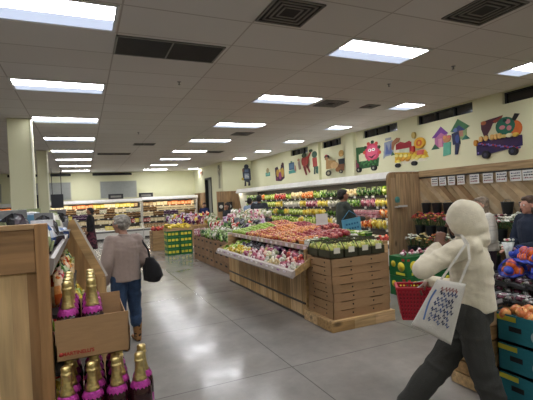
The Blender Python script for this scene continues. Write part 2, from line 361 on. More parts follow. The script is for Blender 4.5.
M_.ell(.03, .42, .04, .08, '#c88a34').ell(.64, .48, .06, .04, '#d8c070').ell(.76, .48, .06, .05, '#e0d8b0').ell(.88, .47, .05, .05, '#d8b44a')
for x in (.25, .82): M_.ell(x, .09, .08, .1, '#1a1a22').ell(x, .09, .035, .045, '#3a3a50')
M_.done('painted wall cutout of a purple grape truck with a green and orange fruit load')
M_ = Mural(6.78, 5.8, 2.4, 3.14)        # houses with figure
M_.poly([(.08, .3), (.08, .62), (0, .62), (.28, .88), (.42, .68), (.4, .3)], '#a9688e').poly([(0, .6), (.26, .9), (.46, .66), (.36, .64), (.26, .72), (.12, .6)], '#6a3a86').rect(.18, .28, .3, .55, '#c98a9c').poly([(-.03, .26), (.08, .42), (.2, .26)], '#2f5a44').poly([(.38, .28), (.3, .4), (.46, .4)], '#2f5a44')
M_.poly([(.6, .42), (.6, .72), (.92, .72), (.92, .42)], '#8aa06a').poly([(.52, .68), (.72, 1), (1, .74), (.9, .68)], '#3f6e46').rect(.7, .84, .5, .66, '#b07a68').poly([(.8, .4), (1, .4), (.9, .52)], '#2f6a5c').poly([(.55, .66), (.75, .82), (.9, .66)], '#2c3a6a')
M_.poly([(.3, .02), (.33, .4), (.52, .4), (.5, .05)], '#5aa088').ell(.42, .5, .1, .1, '#b07a50').ell(.36, .56, .04, .05, '#c88a52').ell(.48, .56, .05, .04, '#c86a62')
M_.poly([(.58, .3), (.56, .62), (.74, .66), (.76, .3)], '#22284a').poly([(.62, .02), (.64, .32), (.74, .32), (.72, .2), (.68, .02)], '#1c2244').ell(.66, .7, .05, .06, '#5a6a9c').ell(.7, .45, .05, .12, '#3a4a86')
M_.done('painted wall cutout of two pink and green roofed houses with a figure in navy')
M_ = Mural(8.0, 6.86, 2.3, 3.05)        # popcorn truck
M_.poly([(.02, .08), (.02, .7), (.14, .75), (.5, .72), (.5, .3), (.9, .3), (.92, .1)], '#ded9c6').rect(.06, .52, .58, .76, '#9c2230').poly([(.06, .76), (.2, .82), (.34, .76), (.46, .8), (.52, .74)], '#a8303a').rect(.46, .52, .4, .62, '#9c2230').rect(.16, .44, .42, .58, '#c8ccb4')
M_.poly([(-.08, .62), (-.06, .86), (.1, .98), (.2, .94), (.16, .84), (.02, .76), (-.02, .6)], '#9c6a4a').poly([(.02, .2), (.02, .5), (.5, .42), (.9, .42), (.97, .2)], '#d8b83c')
for i in range(30): M_.ell(.06+.86*((i*19) % 30)/30, .2+.24*((i*7) % 9)/9, .055, .05, ['#e0c23a', '#d8a832', '#e6d060', '#c88a34', '#e8dc8a'][i % 5], 8)
M_.ell(.77, .66, .14, .17, '#d8a832').ell(.77, .66, .08, .1, '#c8622c').ell(.77, .66, .03, .05, '#d8b03a').ell(.62, .93, .05, .1, '#b8a05a').rect(.56, .62, .42, .6, '#c03a34').poly([(.7, .3), (.72, .44), (.88, .44), (.86, .3)], '#c8605a')
for x in (.12, .6): M_.ell(x, .06, .07, .07, '#1c1c1c')
M_.done('painted wall cutout of a yellow popcorn cart with a red awning')
M_ = Mural(8.42, 7.98, 2.56, 3.08)
M_.poly([(.1, .1), (.15, .8), (.85, .85), (.9, .15)], '#8c96ac').rect(.25, .75, .88, 1, '#9aa0a4').poly([(.2, .2), (.35, .7), (.55, .3), (.7, .75), (.8, .2)], '#5a6aa0').poly([(.7, .1), (.8, .3), (1, .12)], '#3f6a4c').poly([(0, .02), (.08, .4), (.16, .05)], '#a8b4b0')
M_.done('small painted wall sketch of a blue grey market stall')
M_ = Mural(9.82, 8.52, 2.3, 3.12)       # green wagon with pink dragon-fruit head
M_.poly([(.06, .3), (.1, .62), (.22, .86), (.45, .84), (.6, .8), (.6, .62), (.36, .64), (.3, .5), (.34, .36), (.96, .4), (.92, .12), (.2, .1)], '#2e5e34').poly([(.3, .36), (.3, .6), (.55, .62), (.56, .36)], '#cfcfae').ell(.74, .6, .24, .3, '#c23f62').ell(.74, .6, .17, .23, '#d05a76')
for i in range(7): a = -.2+i*.55; M_.ell(.74+.24*math.cos(a), .62+.31*math.sin(a), .05, .06, '#2f4a30' if i % 2 else '#c24a3a', 6)
M_.ell(.68, .68, .05, .05, '#e8e8e0').ell(.8, .68, .05, .05, '#e8e8e0').ell(.68, .68, .02, .02, '#222').ell(.8, .68, .02, .02, '#222').poly([(.62, .5), (.74, .4), (.86, .52), (.74, .46)], '#3a1828')
M_.ell(.12, .36, .1, .16, '#b04668').ell(.2, .2, .1, .14, '#7a2e4a').ell(0.02, .86, .03, .05, '#222')
for i in range(14): M_.ell(.4+.5*((i*5) % 14)/14, .18+.16*((i*3) % 5)/5, .04, .05, '#3f7c40' if i % 2 else '#26502c', 7)
for x in (.3, .8): M_.ell(x, .08, .08, .09, '#1a1a1a').ell(x, .08, .03, .04, '#8a8a80')
M_.done('painted wall cutout of a green wagon with a round pink fruit face')
M_ = Mural(11.1, 9.93, 2.3, 3.02, x=XR-.1)
M_.poly([(.08, .3), (.1, .72), (.3, .66), (.55, .62), (.6, .3)], '#a88452').ell(.14, .84, .12, .08, '#2a2220').ell(.13, .76, .09, .07, '#a07850').ell(.12, .9, .05, .04, '#8a2a2c').ell(.82, .86, .11, .14, '#b08a4a').ell(.82, .78, .07, .06, '#c8a060').poly([(.7, .4), (.68, .64), (.95, .64), (.94, .4)], '#22282c').poly([(.6, .14), (.62, .42), (.95, .42), (.9, .14)], '#7a4c2a').ell(.5, .42, .18, .14, '#c0a070').ell(.66, .22, .12, .1, '#8a5a30')
for x, r in ((.2, .13), (.78, .08)): M_.ell(x, .12, r, r, '#26241e').ell(x, .12, r*.5, r*.5, '#98907c')
M_.done('painted wall cutout of a tan wagon with two brown figures')
M_ = Mural(12.9, 11.46, 2.4, 3.25, x=XR-.1)
M_.ell(.4, .6, .17, .22, '#9c3a30').ell(.38, .84, .12, .1, '#3c4a34').poly([(.3, .4), (.42, .02), (.48, .04), (.42, .4)], '#7a2c28').poly([(.42, .42), (.6, .1), (.64, .14), (.5, .44)], '#7a2c28').poly([(.5, .7), (.68, .95), (.72, .9), (.54, .62)], '#9c3a30').ell(.7, .96, .08, .06, '#3a5236')
M_.poly([(.78, .3), (.76, .66), (.95, .66), (.96, .3)], '#a04038').ell(.86, .78, .11, .13, '#3f5a48').poly([(.8, .02), (.82, .32), (.88, .32), (.86, .02)], '#3c4c46').poly([(.9, .05), (.9, .32), (1, .3), (.98, .02)], '#2e5a4c').poly([(.1, .3), (.06, .6), (.14, .66), (.2, .3)], '#8a7468').ell(.1, .7, .05, .06, '#a87a5a')
M_.done('painted wall cutout of two red pepper shapes dancing hand in hand')
M_ = Mural(13.75, 13.15, 2.55, 3.0)
M_.rect(.05, .75, .35, .95, '#3a5878').rect(.12, .68, .45, .85, '#5a7890').poly([(0, .05), (0, .3), (.9, .35), (.9, .08)], '#4a8a80').rect(.3, .5, .95, 1.08, '#6a8a6c').poly([(.8, .2), (.84, .7), (.95, .6), (.98, .2)], '#a87870')
M_.done('small painted blue stall sign with teal base')
M_ = Mural(15.0, 14.05, 2.3, 3.05)
M_.poly([(.1, .1), (.05, .8), (.3, .85), (.5, .5), (.65, .9), (.9, .95), (.92, .2), (.6, .05)], '#3a2238').ell(.3, .5, .14, .2, '#b08a34').ell(.75, .5, .14, .25, '#b49440').ell(.52, .35, .14, .2, '#8a3a6a').ell(.8, .92, .1, .09, '#4a2c28').ell(.2, .2, .1, .1, '#6a2c4a').ell(.52, .62, .08, .09, '#d8b45a')
M_.done('painted wall cutout of a dark purple and gold jug pair')
M_ = Mural(15.95, 15.4, 2.6, 3.0)
M_.rect(.1, .9, .05, .45, '#4a8c80').ell(.5, .62, .25, .3, '#a89a70').rect(.2, .8, .15, .35, '#7ab0a0')
M_.done('tiny painted teal pot farthest along the right wall')
M_ = Mural(6.68, 7.14, 2.28, 3.28, x=YJ, plane='y')
M_.poly([(.1, .3), (.05, .8), (.35, .9), (.9, .82), (.95, .3), (.6, .18)], '#3a4050').ell(.5, .92, .25, .1, '#2c3240').rect(.25, .75, .35, .6, '#8a98b0').rect(.3, .7, .65, .78, '#5a6a8c').poly([(.2, .02), (.25, .25), (.4, .25), (.4, .02)], '#33343c').poly([(.6, .02), (.65, .25), (.8, .25), (.85, .04)], '#33343c').ell(.05, .35, .12, .06, '#b09a3c').ell(.12, .75, .08, .08, '#7a5a4a').rect(.3, .7, .42, .46, '#e8e8e8').rect(.35, .6, .5, .53, '#e8e8e8')
M_.done('painted wall cutout of a dark blue bottle figure with arms on the far corner wall')
M_ = Mural(18.2, 17.75, 2.25, 3.35, x=XJ)
M_.rect(0, 1, 0, 1, '#b9b89a').poly([(.4, 0), (.45, .5), (.2, .7), (.3, .75), (.5, .6), (.55, .95), (.65, .95), (.6, .55), (.85, .8), (.9, .72), (.6, .45), (.58, 0)], '#5a5a4e').ell(.5, .9, .3, .08, '#7a7c68').ell(.25, .72, .15, .06, '#8a8468').ell(.8, .78, .15, .06, '#8a8468')
M_.done('tall narrow painted tree panel next to the far side door', 'wall_panel')
t = thing('exit_sign', 'small exit sign on the cream side wall above left of the dark door', 'sign', (XJ, 21.2, 3.1))
MB().box(XJ-.05, XJ-.002, 20.75, 21.2, 3.08, 3.28, hx('#c9b9a0')).build('sign_box', SATIN, t)
lettering('EXIT', .17, (XJ-.053, 20.97, 3.18), (0, -1, 0), (0, 0, 1), MATTE, t, hx('#b03428'))

# ---------------------------------------------------------------- wood panelling along right and far corner
def woodc(): return jit(random.choice([hx('#a58a66'), hx('#9a7f5c'), hx('#ab9270'), hx('#957850'), hx('#a88c62')]), .08)
def blond(): return jit(random.choice([hx('#bf9f70'), hx('#b08c5c'), hx('#c8a87c'), hx('#a98656')]), .06)
# diagonal boarding (real boards clipped to the wall area)
mb = MB()
def clip(poly, ax, lim, keep_less):
    out = []
    for i in range(len(poly)):
        a = poly[i]; b = poly[(i+1) % len(poly)]; ia = (a[ax] <= lim) == keep_less; ib = (b[ax] <= lim) == keep_less
        if ia: out.append(a)
        if ia != ib:
            t = (lim-a[ax])/(b[ax]-a[ax]); out.append((a[0]+(b[0]-a[0])*t, a[1]+(b[1]-a[1])*t))
    return out
XW = 6.74
for i in range(-16, 60):
    s = i*.145; poly = [(s-2.6, 0), (s+.14-2.6, 0), (s+.14, 2.6), (s, 2.6)]
    for ax, lim, kl in ((0, 6.78, True), (0, .6, False), (1, 1.98, True), (1, .1, False)):
        if poly: poly = clip(poly, ax, lim, kl)
    if len(poly) > 2: mb.prism(poly, XW-(.012 if i % 3 else .018), XW+.01, 'x', jit(random.choice([hx('#a9906c'), hx('#b59b76'), hx('#8a6c48'), hx('#9c825e'), hx('#b8a282')]), .08))
t = thing('wood_wall_panel', 'diagonal plank panelling behind the flower stand', 'panelling', (XW, 3.5, 0))
mb.build('boarding', mat('wood_diagonal', .6, nscale=3, namt=.15, stretch=(5, 3, 3)), t)
MB().box(XW+.01, XR-.005, .6, 6.78, 0, 2.0, hx('#8a7050')).build('backing', MATTE, t)
MB().box(XW-.04, XR-.005, .6, 6.78, 1.985, 2.125, hx('#a38760'), .006).build('top_board', WY, t)
MB().box(XW-.045, XW-.012, .6, 6.76, 1.955, 1.985, hx('#2a2622')).build('sign_rail', SATIN, t)
ny = 0
for i, y in enumerate((6.33, 6.12, 5.9, 5.68, 5.38, 5.1, 4.84, 4.58, 4.36, 4.15, 3.94, 3.7)):
    w = .17 if i < 4 else .2
    t = thing('price_card', 'white handwritten price card, number %d from the left on the rail above the flowers' % (i+1), 'sign', (XW-.05, y, 1.86), 'white price cards on the flower rail')
    t['label'] = 'white handwritten price card, %s from the left on the flower rail' % (['first', 'second', 'third', 'fourth', 'fifth', 'sixth', 'seventh', 'eighth', 'ninth', 'tenth', 'eleventh', 'twelfth'][i])
    MB().box(XW-.055, XW-.05, y-w/2, y+w/2, 1.78, 1.955, hx('#dad8d2')).build('card', SATIN, t)
    for q in range(3):
        k = MB()
        z = 1.92-q*.045; yy = y+w/2-.02
        while yy > y-w/2+.03: l = ru(.01, .03); k.box(XW-.057, XW-.055, yy-l, yy, z-.014, z+ru(.0, .01), hx(['#33405a', '#20242c', '#8a3a44'][q])); yy -= l+.009
        k.build('handwriting', MATTE, t)
# wainscot at the far corner
t = thing('wood_wall_panel', 'upright rustic plank panelling at the far corner below the bottle painting', 'panelling', (5.7, YJ-.05, 0)); mb = MB(); x = 5.42
while x < XR-.05: w = ru(.14, .2); w = min(w, XR-.02-x); mb.box(x, x+w-.004, YJ-.05, YJ-.005, 0, 2.1, jit(hx('#9c7c58'), .15)); x += w
y = YJ-.05
mb.build('boarding', WV, t)
t = thing('wood_wall_panel', 'upright rustic plank panelling beside the far side door', 'panelling', (XJ-.05, 21.5, 0)); mb = MB(); y = 20.5
while y < 22.4: w = ru(.14, .2); mb.box(XJ-.05, XJ-.005, y, y+w-.004, 0, 2.15, jit(hx('#9c7c58'), .15)); y += w
mb.build('boarding', WV, t)
for i, (a, b) in enumerate(((5.45, 5.72), (5.85, 6.12))):
    tt = thing('menu_board', 'small black menu board with white plate shapes, %s one on the far corner planks' % ('left' if i == 0 else 'right'), 'sign', (a, YJ-.07, 1.3), 'black menu boards on the far corner planks')
    MB().box(a, b, YJ-.08, YJ-.052, 1.2, 1.62, hx('#1b1c1e')).build('board', SATIN, tt)
    MB().lathe([(.08, 0), (.075, .008)], ((a+b)/2, YJ-.08, 1.42), hx('#c8c8c0'), axis=(0, -1, 0)).build('plate_drawing', MATTE, tt)

# ---------------------------------------------------------------- product templates
PAL = {
 'yellow': ['#d9c23c', '#c9a92e', '#e6d66a', '#b8962a', '#e8e0a0'], 'green': ['#4c7a2c', '#6c9a3a', '#2f5a24', '#8ab04e', '#c8d8a0'],
 'orange': ['#d9722a', '#c85a20', '#e89a50', '#b84a1c', '#f0d0a0'], 'red': ['#a8282a', '#c23c34', '#7c1a22', '#d86a58', '#e8c8b8'],
 'white': ['#e4e0d2', '#cfcabb', '#f2efe6', '#b9b39f', '#9aa27a'], 'brown': ['#8a6238', '#a67c4c', '#6a4826', '#c09a64', '#d8c8a0'],
 'purple': ['#5a2c5c', '#7a3c74', '#3c1c44', '#a878a0', '#d8c8d8'], 'pink': ['#b86a7a', '#a85468', '#d898a0', '#8a3c50', '#e8d0d0'],
 'dark green': ['#24401e', '#37602c', '#1a2e18', '#4c7a3c', '#8a9a6a'], 'blue': ['#4a6a9c', '#7a90b8', '#2c4478', '#c8d0e0', '#e8e8ec'],
 'cream': ['#d8c698', '#c8b484', '#e8dab4', '#b49a68', '#f0e8cc'], 'lime': ['#9ab83c', '#b8cc5a', '#7a9a2c', '#d0dc8a', '#5c7c24'],
 'black': ['#1c1c1e', '#2c2c30', '#3a2c34', '#4a4a4e', '#8a8a8c']}
PALC = {k: [hx(c) for c in v] for k, v in PAL.items()}
MESH = {}
def product(kind, colour, var=0):
    key = (kind, colour, var)
    if key in MESH: return MESH[key]
    pal = PALC[colour]; mb = MB()
    if kind == 'bag':          # pillow bag with a crimped top and a printed label
        mb.ball((0, 0, .085), (.075, .055, .085), pal[0], 10, .35, 9, pal, seed=var*3.1)
        mb.box(-.06, .06, -.004, .004, .15, .19, pal[4]); mb.box(-.035, .035, -.062, -.05, .05, .11, pal[4])
    elif kind == 'tub':        # rectangular clamshell with lumps of produce under its lid
        mb.box(-.07, .07, -.055, .055, 0, .05, pal[2], .008)
        for i in range(12): mb.ball((-.05+.033*(i % 4), -.035+.035*(i//4), .055), (.02, .02, .018), random.choice(pal[:4]), 6)
        mb.box(-.074, .074, -.059, .059, .05, .056, pal[4]); mb.box(-.04, .04, -.03, .03, .075, .079, pal[4])
    elif kind == 'block':      # wrapped block or carton standing upright
        mb.box(-.06, .06, -.04, .04, 0, .13, pal[0], .006); mb.box(-.045, .045, -.043, -.038, .03, .1, pal[4]); mb.box(-.03, .03, -.045, -.04, .06, .08, pal[2])
    elif kind == 'pile':       # loose heap of round vegetables
        for i in range(14):
            a = ru(0, 6.28); r = ru(0, .055); mb.ball((r*math.cos(a), r*math.sin(a), .035+.06*(1-r/.06)*rnd()), ru(.024, .034), random.choice(pal[:4]), 7, .1)
    elif kind == 'bunch':      # leafy bunch
        for i in range(16):
            a = ru(0, 6.28); tl = ru(.2, .9); d = V((math.cos(a)*tl, math.sin(a)*tl, 1)).normalized(); p = d*ru(.11, .17); c = random.choice(pal[:4]); sd = d.cross(V((0, 0, 1))).normalized()*.028
            mb.add([V((0, 0, .01)), p*.6+sd, p, p*.6-sd, p*.6+V((0, 0, .01))], [(0, 1, 4), (1, 2, 4), (2, 3, 4), (3, 0, 4)], c)
        mb.lathe([(.018, 0), (.02, .05), (.03, .08)], (0, 0, 0), pal[3], 8)
    elif kind == 'net':        # netted sack of roots
        for i in range(16):
            a = ru(0, 6.28); r = ru(0, .07); mb.ball((r*math.cos(a), r*.7*math.sin(a), .03+.07*(1-r/.075)*rnd()+.01), ru(.026, .036), random.choice(pal), 8, .08)
        mb.lathe([(.03, .07), (.012, .1), (.018, .11)], (0, 0, 0), pal[3], 8)
    me = mb.mesh('%s_%s' % (kind, colour)); me.materials.append(FILM if kind in ('bag', 'tub', 'net') else (LEAF if kind == 'bunch' else SATIN)); MESH[key] = me
    return me
NAMES = {'bag': ('produce_bag', 'bag'), 'tub': ('fruit_tub', 'tub'), 'block': ('food_pack', 'pack'), 'pile': ('vegetable_heap', 'vegetables'), 'bunch': ('leafy_bunch', 'vegetable'), 'net': ('netted_sack', 'sack')}
DESC = {'bag': 'plastic bag of %s produce', 'tub': 'clear tub of %s food', 'block': 'small %s wrapped food pack', 'pile': 'small heap of %s vegetables', 'bunch': 'leafy %s bunch', 'net': 'net sack of %s roots'}
def put(kind, colour, loc, rz, sc, where, cat=None, rx=0, ry=0):
    nm_ = NAMES[kind][0]
    if kind == 'bag': nm_ = 'salad_bag' if 'salad' in where else 'snack_bag' if 'shelf unit' in where else 'flower_bunch' if 'bananas' in where else nm_
    o = bpy.data.objects.new(nm_, product(kind, colour, random.randrange(3) if kind != 'block' else 0)); COL.objects.link(o); o.location = loc
    o.rotation_euler = (rx, ry, rz); o.scale = (sc, sc, sc) if not isinstance(sc, tuple) else sc
    lb = DESC[kind] % colour+' '+where; return tag(o, lb, NAMES[kind][1], lb)

# ---------------------------------------------------------------- refrigerated cases
def cooler(name, label, T, L, H, shelves, rz, runs, where, deckz=.55, pitch=.165, tags=20, nrow=1, sfac=1.0, depth=1.1):
    """T(a,b,z) maps length/depth/height to the room; b=0 is the front."""
    base = T(0, 0, 0); t = thing(name, label, 'refrigerated case', base)
    def bar(poly, a, b, col, mb=None):
        mb = mb or MB(); n = len(poly); vs = [T(a, p[0], p[1]) for p in poly]+[T(b, p[0], p[1]) for p in poly]
        mb.add(vs, [tuple(range(n)), tuple(range(2*n-1, n-1, -1))]+[(i, i+n, (i+1) % n+n, (i+1) % n) for i in range(n)], col); return mb
    wh = hx('#d9d8d2'); dk = hx('#1c1a1a')
    bar([(.05, 0), (.05, .1), (depth, .1), (depth, 0)], 0, L, dk).build('kick_plate', SATIN, t)
    bar([(0, .1), (0, deckz-.03), (.05, deckz), (depth, deckz), (depth, .1)], 0, L, wh).build('lower_body', SATIN, t)
    bar([(-.02, deckz-.12), (-.035, deckz-.09), (-.035, deckz-.05), (-.02, deckz-.03), (0, deckz-.03), (0, deckz-.12)], 0, L, hx('#6a6a6a')).build('bumper', SATIN, t)
    bar([(depth-.12, deckz), (depth-.12, H-.15), (depth, H-.15), (depth, deckz)], 0, L, hx('#3a3632')).build('back_panel', SATIN, t)
    bar([(.02, H-.18), (-.02, H-.14), (.06, H), (depth, H), (depth, H-.15), (.1, H-.15)], 0, L, hx('#f4f3ec')).build('canopy', SATIN, t)
    bar([(.16, H-.165), (.16, H-.152), (.22, H-.152), (.22, H-.165)], .05, L-.05, wh).build('light_strip', STRIP, t)
    for a in (0, L-.05): bar([(.02, 0), (.0, deckz), (.3, deckz+.25), (.1, H-.15), (.06, H-.02), (depth, H-.02), (depth, 0)], a, a+.05, wh).build('end_panel', SATIN, t)
    for z, b in shelves:
        s = bar([(b, z-.03), (b, z), (depth-.12, z), (depth-.12, z-.02)], .05, L-.05, hx('#2a2828')).build('shelf', SATIN, t)
        bar([(b-.012, z-.04), (b-.02, z+.01), (b, z+.01), (b, z-.04)], .05, L-.05, hx('#35302c')).build('price_rail', SATIN, s)
        bar([(b+.16, z-.04), (b+.16, z-.031), (b+.19, z-.031), (b+.19, z-.04)], .1, L-.1, wh).build('light_strip', STRIP, s)
        for k in range(tags):
            a = .2+(L-.4)*(k+ru(.2, .8))/tags; w = ru(.035, .05)
            bar([(b-.024, z-.035), (b-.031, z+.015), (b-.027, z+.015), (b-.02, z-.035)], a-w, a+w, hx('#efece2')).build('price_tag', SATIN, s)
    levels = [(deckz, .14, 'bottom deck')]+[(z, b+.07, n) for (z, b), n in zip(shelves, ['lowest shelf', 'second shelf', 'third shelf', 'top shelf', 'topmost shelf'])]
    for li, (z, b, nm) in enumerate(levels):
        a = .12; run = 0
        while a < L-.1:
            if run <= 0:
                colr, kd = random.choice(runs[li]); run = random.randint(2, 5)
            run -= 1
            for r in range(nrow if li else nrow+1):
                p = T(a, b+r*.17+ru(0, .02), z+(.001 if kd != 'pile' else .0)+(.0 if not r else .0))
                put(kd, colr, p, rz+ru(-.15, .15), sfac*ru(.95, 1.15), 'on the %s of %s' % (nm, where))
            if kd in ('tub', 'pile') and li: put(kd, colr, T(a, b+ru(0, .02), z+(.088 if kd == 'tub' else .075)*sfac), rz+ru(-.15, .15), sfac, 'on the %s of %s' % (nm, where))
            a += pitch*sfac*ru(.92, 1.08)
    return t
CXF = 5.98
cooler('refrigerated_case', 'long white topped open refrigerated case full of produce along the painted right wall', lambda a, b, z: V((CXF+b, 6.95+a, z)), 9.55, 2.14,
       [(.85, .2), (1.1, .3), (1.36, .36), (1.62, .4)], PI/2, [
        [('yellow', 'bag'), ('lime', 'bag'), ('green', 'bunch'), ('red', 'pile'), ('white', 'tub')],
        [('yellow', 'bag'), ('lime', 'bag'), ('orange', 'bag'), ('green', 'bag'), ('white', 'bag')],
        [('orange', 'bag'), ('green', 'bunch'), ('yellow', 'bag'), ('lime', 'bag'), ('pink', 'tub'), ('white', 'bag')],
        [('yellow', 'bag'), ('lime', 'bag'), ('blue', 'bag'), ('white', 'bag'), ('pink', 'bag'), ('green', 'bag'), ('cream', 'tub')],
        [('red', 'bag'), ('orange', 'bag'), ('lime', 'bag'), ('cream', 'bag'), ('green', 'bag'), ('dark green', 'bag'), ('cream', 'bag')]], 'the right wall case', .6, sfac=1.12)
backruns = [[('brown', 'block'), ('cream', 'tub'), ('yellow', 'block'), ('white', 'tub')], [('cream', 'block'), ('red', 'block'), ('yellow', 'block'), ('white', 'block')],
            [('yellow', 'block'), ('cream', 'tub'), ('purple', 'tub'), ('brown', 'tub'), ('white', 'block')], [('cream', 'tub'), ('white', 'block'), ('brown', 'tub'), ('cream', 'block')], [('cream', 'block'), ('yellow', 'block'), ('brown', 'block'), ('orange', 'block')]]
cooler('refrigerated_case', 'wide open refrigerated case across the back wall behind the left aisle', lambda a, b, z: V((-3.6+a, 21.4+b, z)), 6.3, 2.02, [(.8, .2), (1.08, .28), (1.34, .34), (1.6, .38)], 0, backruns, 'the wide back case', .5, .128, 14, 1, 1.4)
cooler('refrigerated_case', 'open refrigerated case across the back wall near the side door', lambda a, b, z: V((2.72+a, 21.4+b, z)), 2.88, 2.06, [(.8, .2), (1.08, .28), (1.34, .34), (1.6, .38)], 0, backruns, 'the right back case', .5, .128, 7, 1, 1.4)
for i, x in enumerate((1.5, 2.95)):
    t = thing('case_sign', 'dark sign box standing on the %s of the back wall cases' % ('wide one' if i == 0 else 'right one'), 'sign', (x, 21.6, 2.02+.04*i))
    MB().box(x-.35, x+.35, 21.6, 21.65, 2.03+.04*i, 2.28, hx('#2c2c30'), .01).build('panel', SATIN, t); MB().box(x-.25, x+.25, 21.585, 21.6, 2.1, 2.2, hx('#8a8880')).build('lettering_band', MATTE, t)
# dark boards hanging near the checkouts
for i, (a, b) in enumerate(((-1.27, -.78), (-2.25, -1.62))):
    t = thing('display_board', 'dark board hanging between the columns, %s of two' % ('right' if i == 0 else 'left'), 'sign', (a, 20, 1.72))
    MB().box(a, b, 20, 20.05, 1.72, 2.32, hx('#22252c'), .01).build('panel', SATIN, t)
    MB().box(a+.05, a+.08, 20.01, 20.03, 2.32, CZ, hx('#333')).box(b-.08, b-.05, 20.01, 20.03, 2.32, CZ, hx('#333')).build('hanger', SATIN, t)
# end panel of the right case
t = thing('case_end_wall', 'tall upright plank end wall with a rounded corner beside the right wall case', 'partition', (6.5, 6.86, 0))
R = .13; Y0, Y1 = 6.83, 6.9; x0, x1, zt = 5.9, XR-.01, 2.12
n = 8; arc = [(x0+R-R*math.cos(PI/2*i/n), zt-R+R*math.sin(PI/2*i/n)) for i in range(n+1)]
MB().prism([(x1, 0), (x0, 0)]+arc+[(x1, zt)], Y0, Y1, 'y', hx('#9a7d58')).build('edge_frame', WV, t)
mb = MB(); x = x0+.05
while x < x1-.02: w = min(.135, x1-x); h = zt-.05-(.07 if x < x0+.1 else 0); mb.box(x, x+w-.006, Y0-.02, Y0, 0, h, jit(hx('#ab8f6c'), .07)); x += w
mb.build('boarding', WV, t)
t = thing('sign_holder', 'teal round sample sign with a little tray on the plank end wall', 'sign', (6.12, 6.8, 1.35))
MB().lathe([(.07, 0), (.065, .008)], (6.1, 6.805, 1.53), hx('#4f8a84'), axis=(0, -1, 0)).box(6.05, 6.15, 6.79, 6.81, 1.47, 1.5, hx('#4f8a84')).build('round_sign', SATIN, t)
MB().box(6.02, 6.26, 6.68, 6.81, 1.37, 1.385, hx('#c8c8c4')).box(6.02, 6.26, 6.68, 6.69, 1.385, 1.41, hx('#c8c8c4')).build('tray', SATIN, t)
MB().box(6.06, 6.2, 6.7, 6.79, 1.386, 1.41, hx('#b09a70')).build('leaflet_stack', MATTE, t)

# ================================================================ displays on the floor
def planks(mb, axis, p, a0, a1, z0, z1, th, w, colf, along='v'):
    """upright boards ('v') or level boards ('h') on a plane; axis names the fixed axis"""
    if along == 'v':
        a = a0
        while a < a1-.005:
            b = min(a+w, a1)-.003
            if axis == 'x': mb.box(p, p+th, a, b, z0, z1, colf())
            else: mb.box(a, b, p, p+th, z0, z1, colf())
            a += w
    else:
        z = z0
        while z < z1-.005:
            b = min(z+w, z1)-.004
            if axis == 'x': mb.box(p, p+th, a0, a1, z, b, colf())
            else: mb.box(a0, a1, p, p+th, z, b, colf())
            z += w
    return mb
# ---- two-tier produce stand
t = thing('produce_stand', 'long blond wood two tier produce stand with apples above and onion bags below', 'produce stand', (3.5, 6.5, 0))
planks(MB(), 'x', 2.75, 4.97, 8.2, .02, .66, .03, .115, blond).build('front_boards', WV, t)
MB().box(2.735, 2.75, 4.97, 8.2, .2, .225, hx('#3a332c')).box(2.735, 2.75, 4.97, 8.2, .0, .03, hx('#3a332c')).build('metal_strip', SATIN, t)
mb = planks(MB(), 'y', 4.94, 2.75, 4.2, .02, .97, .03, .15, blond, 'h'); mb.build('end_boards', WX, t); planks(MB(), 'y', 8.2, 2.75, 4.0, .02, .97, .03, .15, blond, 'h').build('end_boards', WX, t)
def hexa(p): return MB().add([(x, y, z-q) for q in (0, .025) for x, y, z in p], [(0, 1, 2, 3), (7, 6, 5, 4), (0, 4, 5, 1), (1, 5, 6, 2), (2, 6, 7, 3), (3, 7, 4, 0)], hx('#26231f'))
hexa([(2.36, 4.6, .70), (2.36, 7.72, .70), (3.04, 8.15, .83), (3.04, 5.0, .83)]).build('lower_tray', SATIN, t)
MB().prism([(2.33, .69), (2.36, .665), (2.40, .70), (2.40, .77), (2.36, .755)], 4.58, 7.75, 'y', hx('#a89a92')).build('lower_price_rail', SATIN, t)
for ya, yb in ((4.59, 4.975), (7.73, 8.17)):
    MB().add([(x, y+e, z) for e in (0, .02) for x, y, z in ((2.38, ya, .68), (3.04, yb, .8), (3.04, yb, .93), (2.38, ya, .76))], [(0, 1, 2, 3), (7, 6, 5, 4), (0, 4, 5, 1), (1, 5, 6, 2), (2, 6, 7, 3), (3, 7, 4, 0)], hx('#b3935f')).build('tray_cheek', WX, t)
MB().box(3.05, 3.08, 4.97, 8.2, .6, .94, hx('#171514')).build('inner_back', MATTE, t)
MB().prism([(2.88, .93), (2.88, .965), (3.98, 1.056), (3.98, 1.02)], 4.97, 8.5, 'y', hx('#2a2622')).build('upper_deck', SATIN, t)
MB().box(2.84, 2.88, 4.9, 8.5, .93, 1.0, hx('#b8a294'), .005).build('upper_price_rail', SATIN, t)
for k in range(16):
    y = 4.75+k*.19; MB().box(2.345, 2.352, y, y+.07, .7, .745, hx(['#e4dce4', '#9a6a9a', '#e8e4dc'][k % 3])).build('price_tag', SATIN, t)
    MB().box(2.832, 2.839, y+.3, y+.37, .94, .985, hx(['#e4dce4', '#c8a8b8', '#e8e4dc'][k % 3])).build('price_tag', SATIN, t)
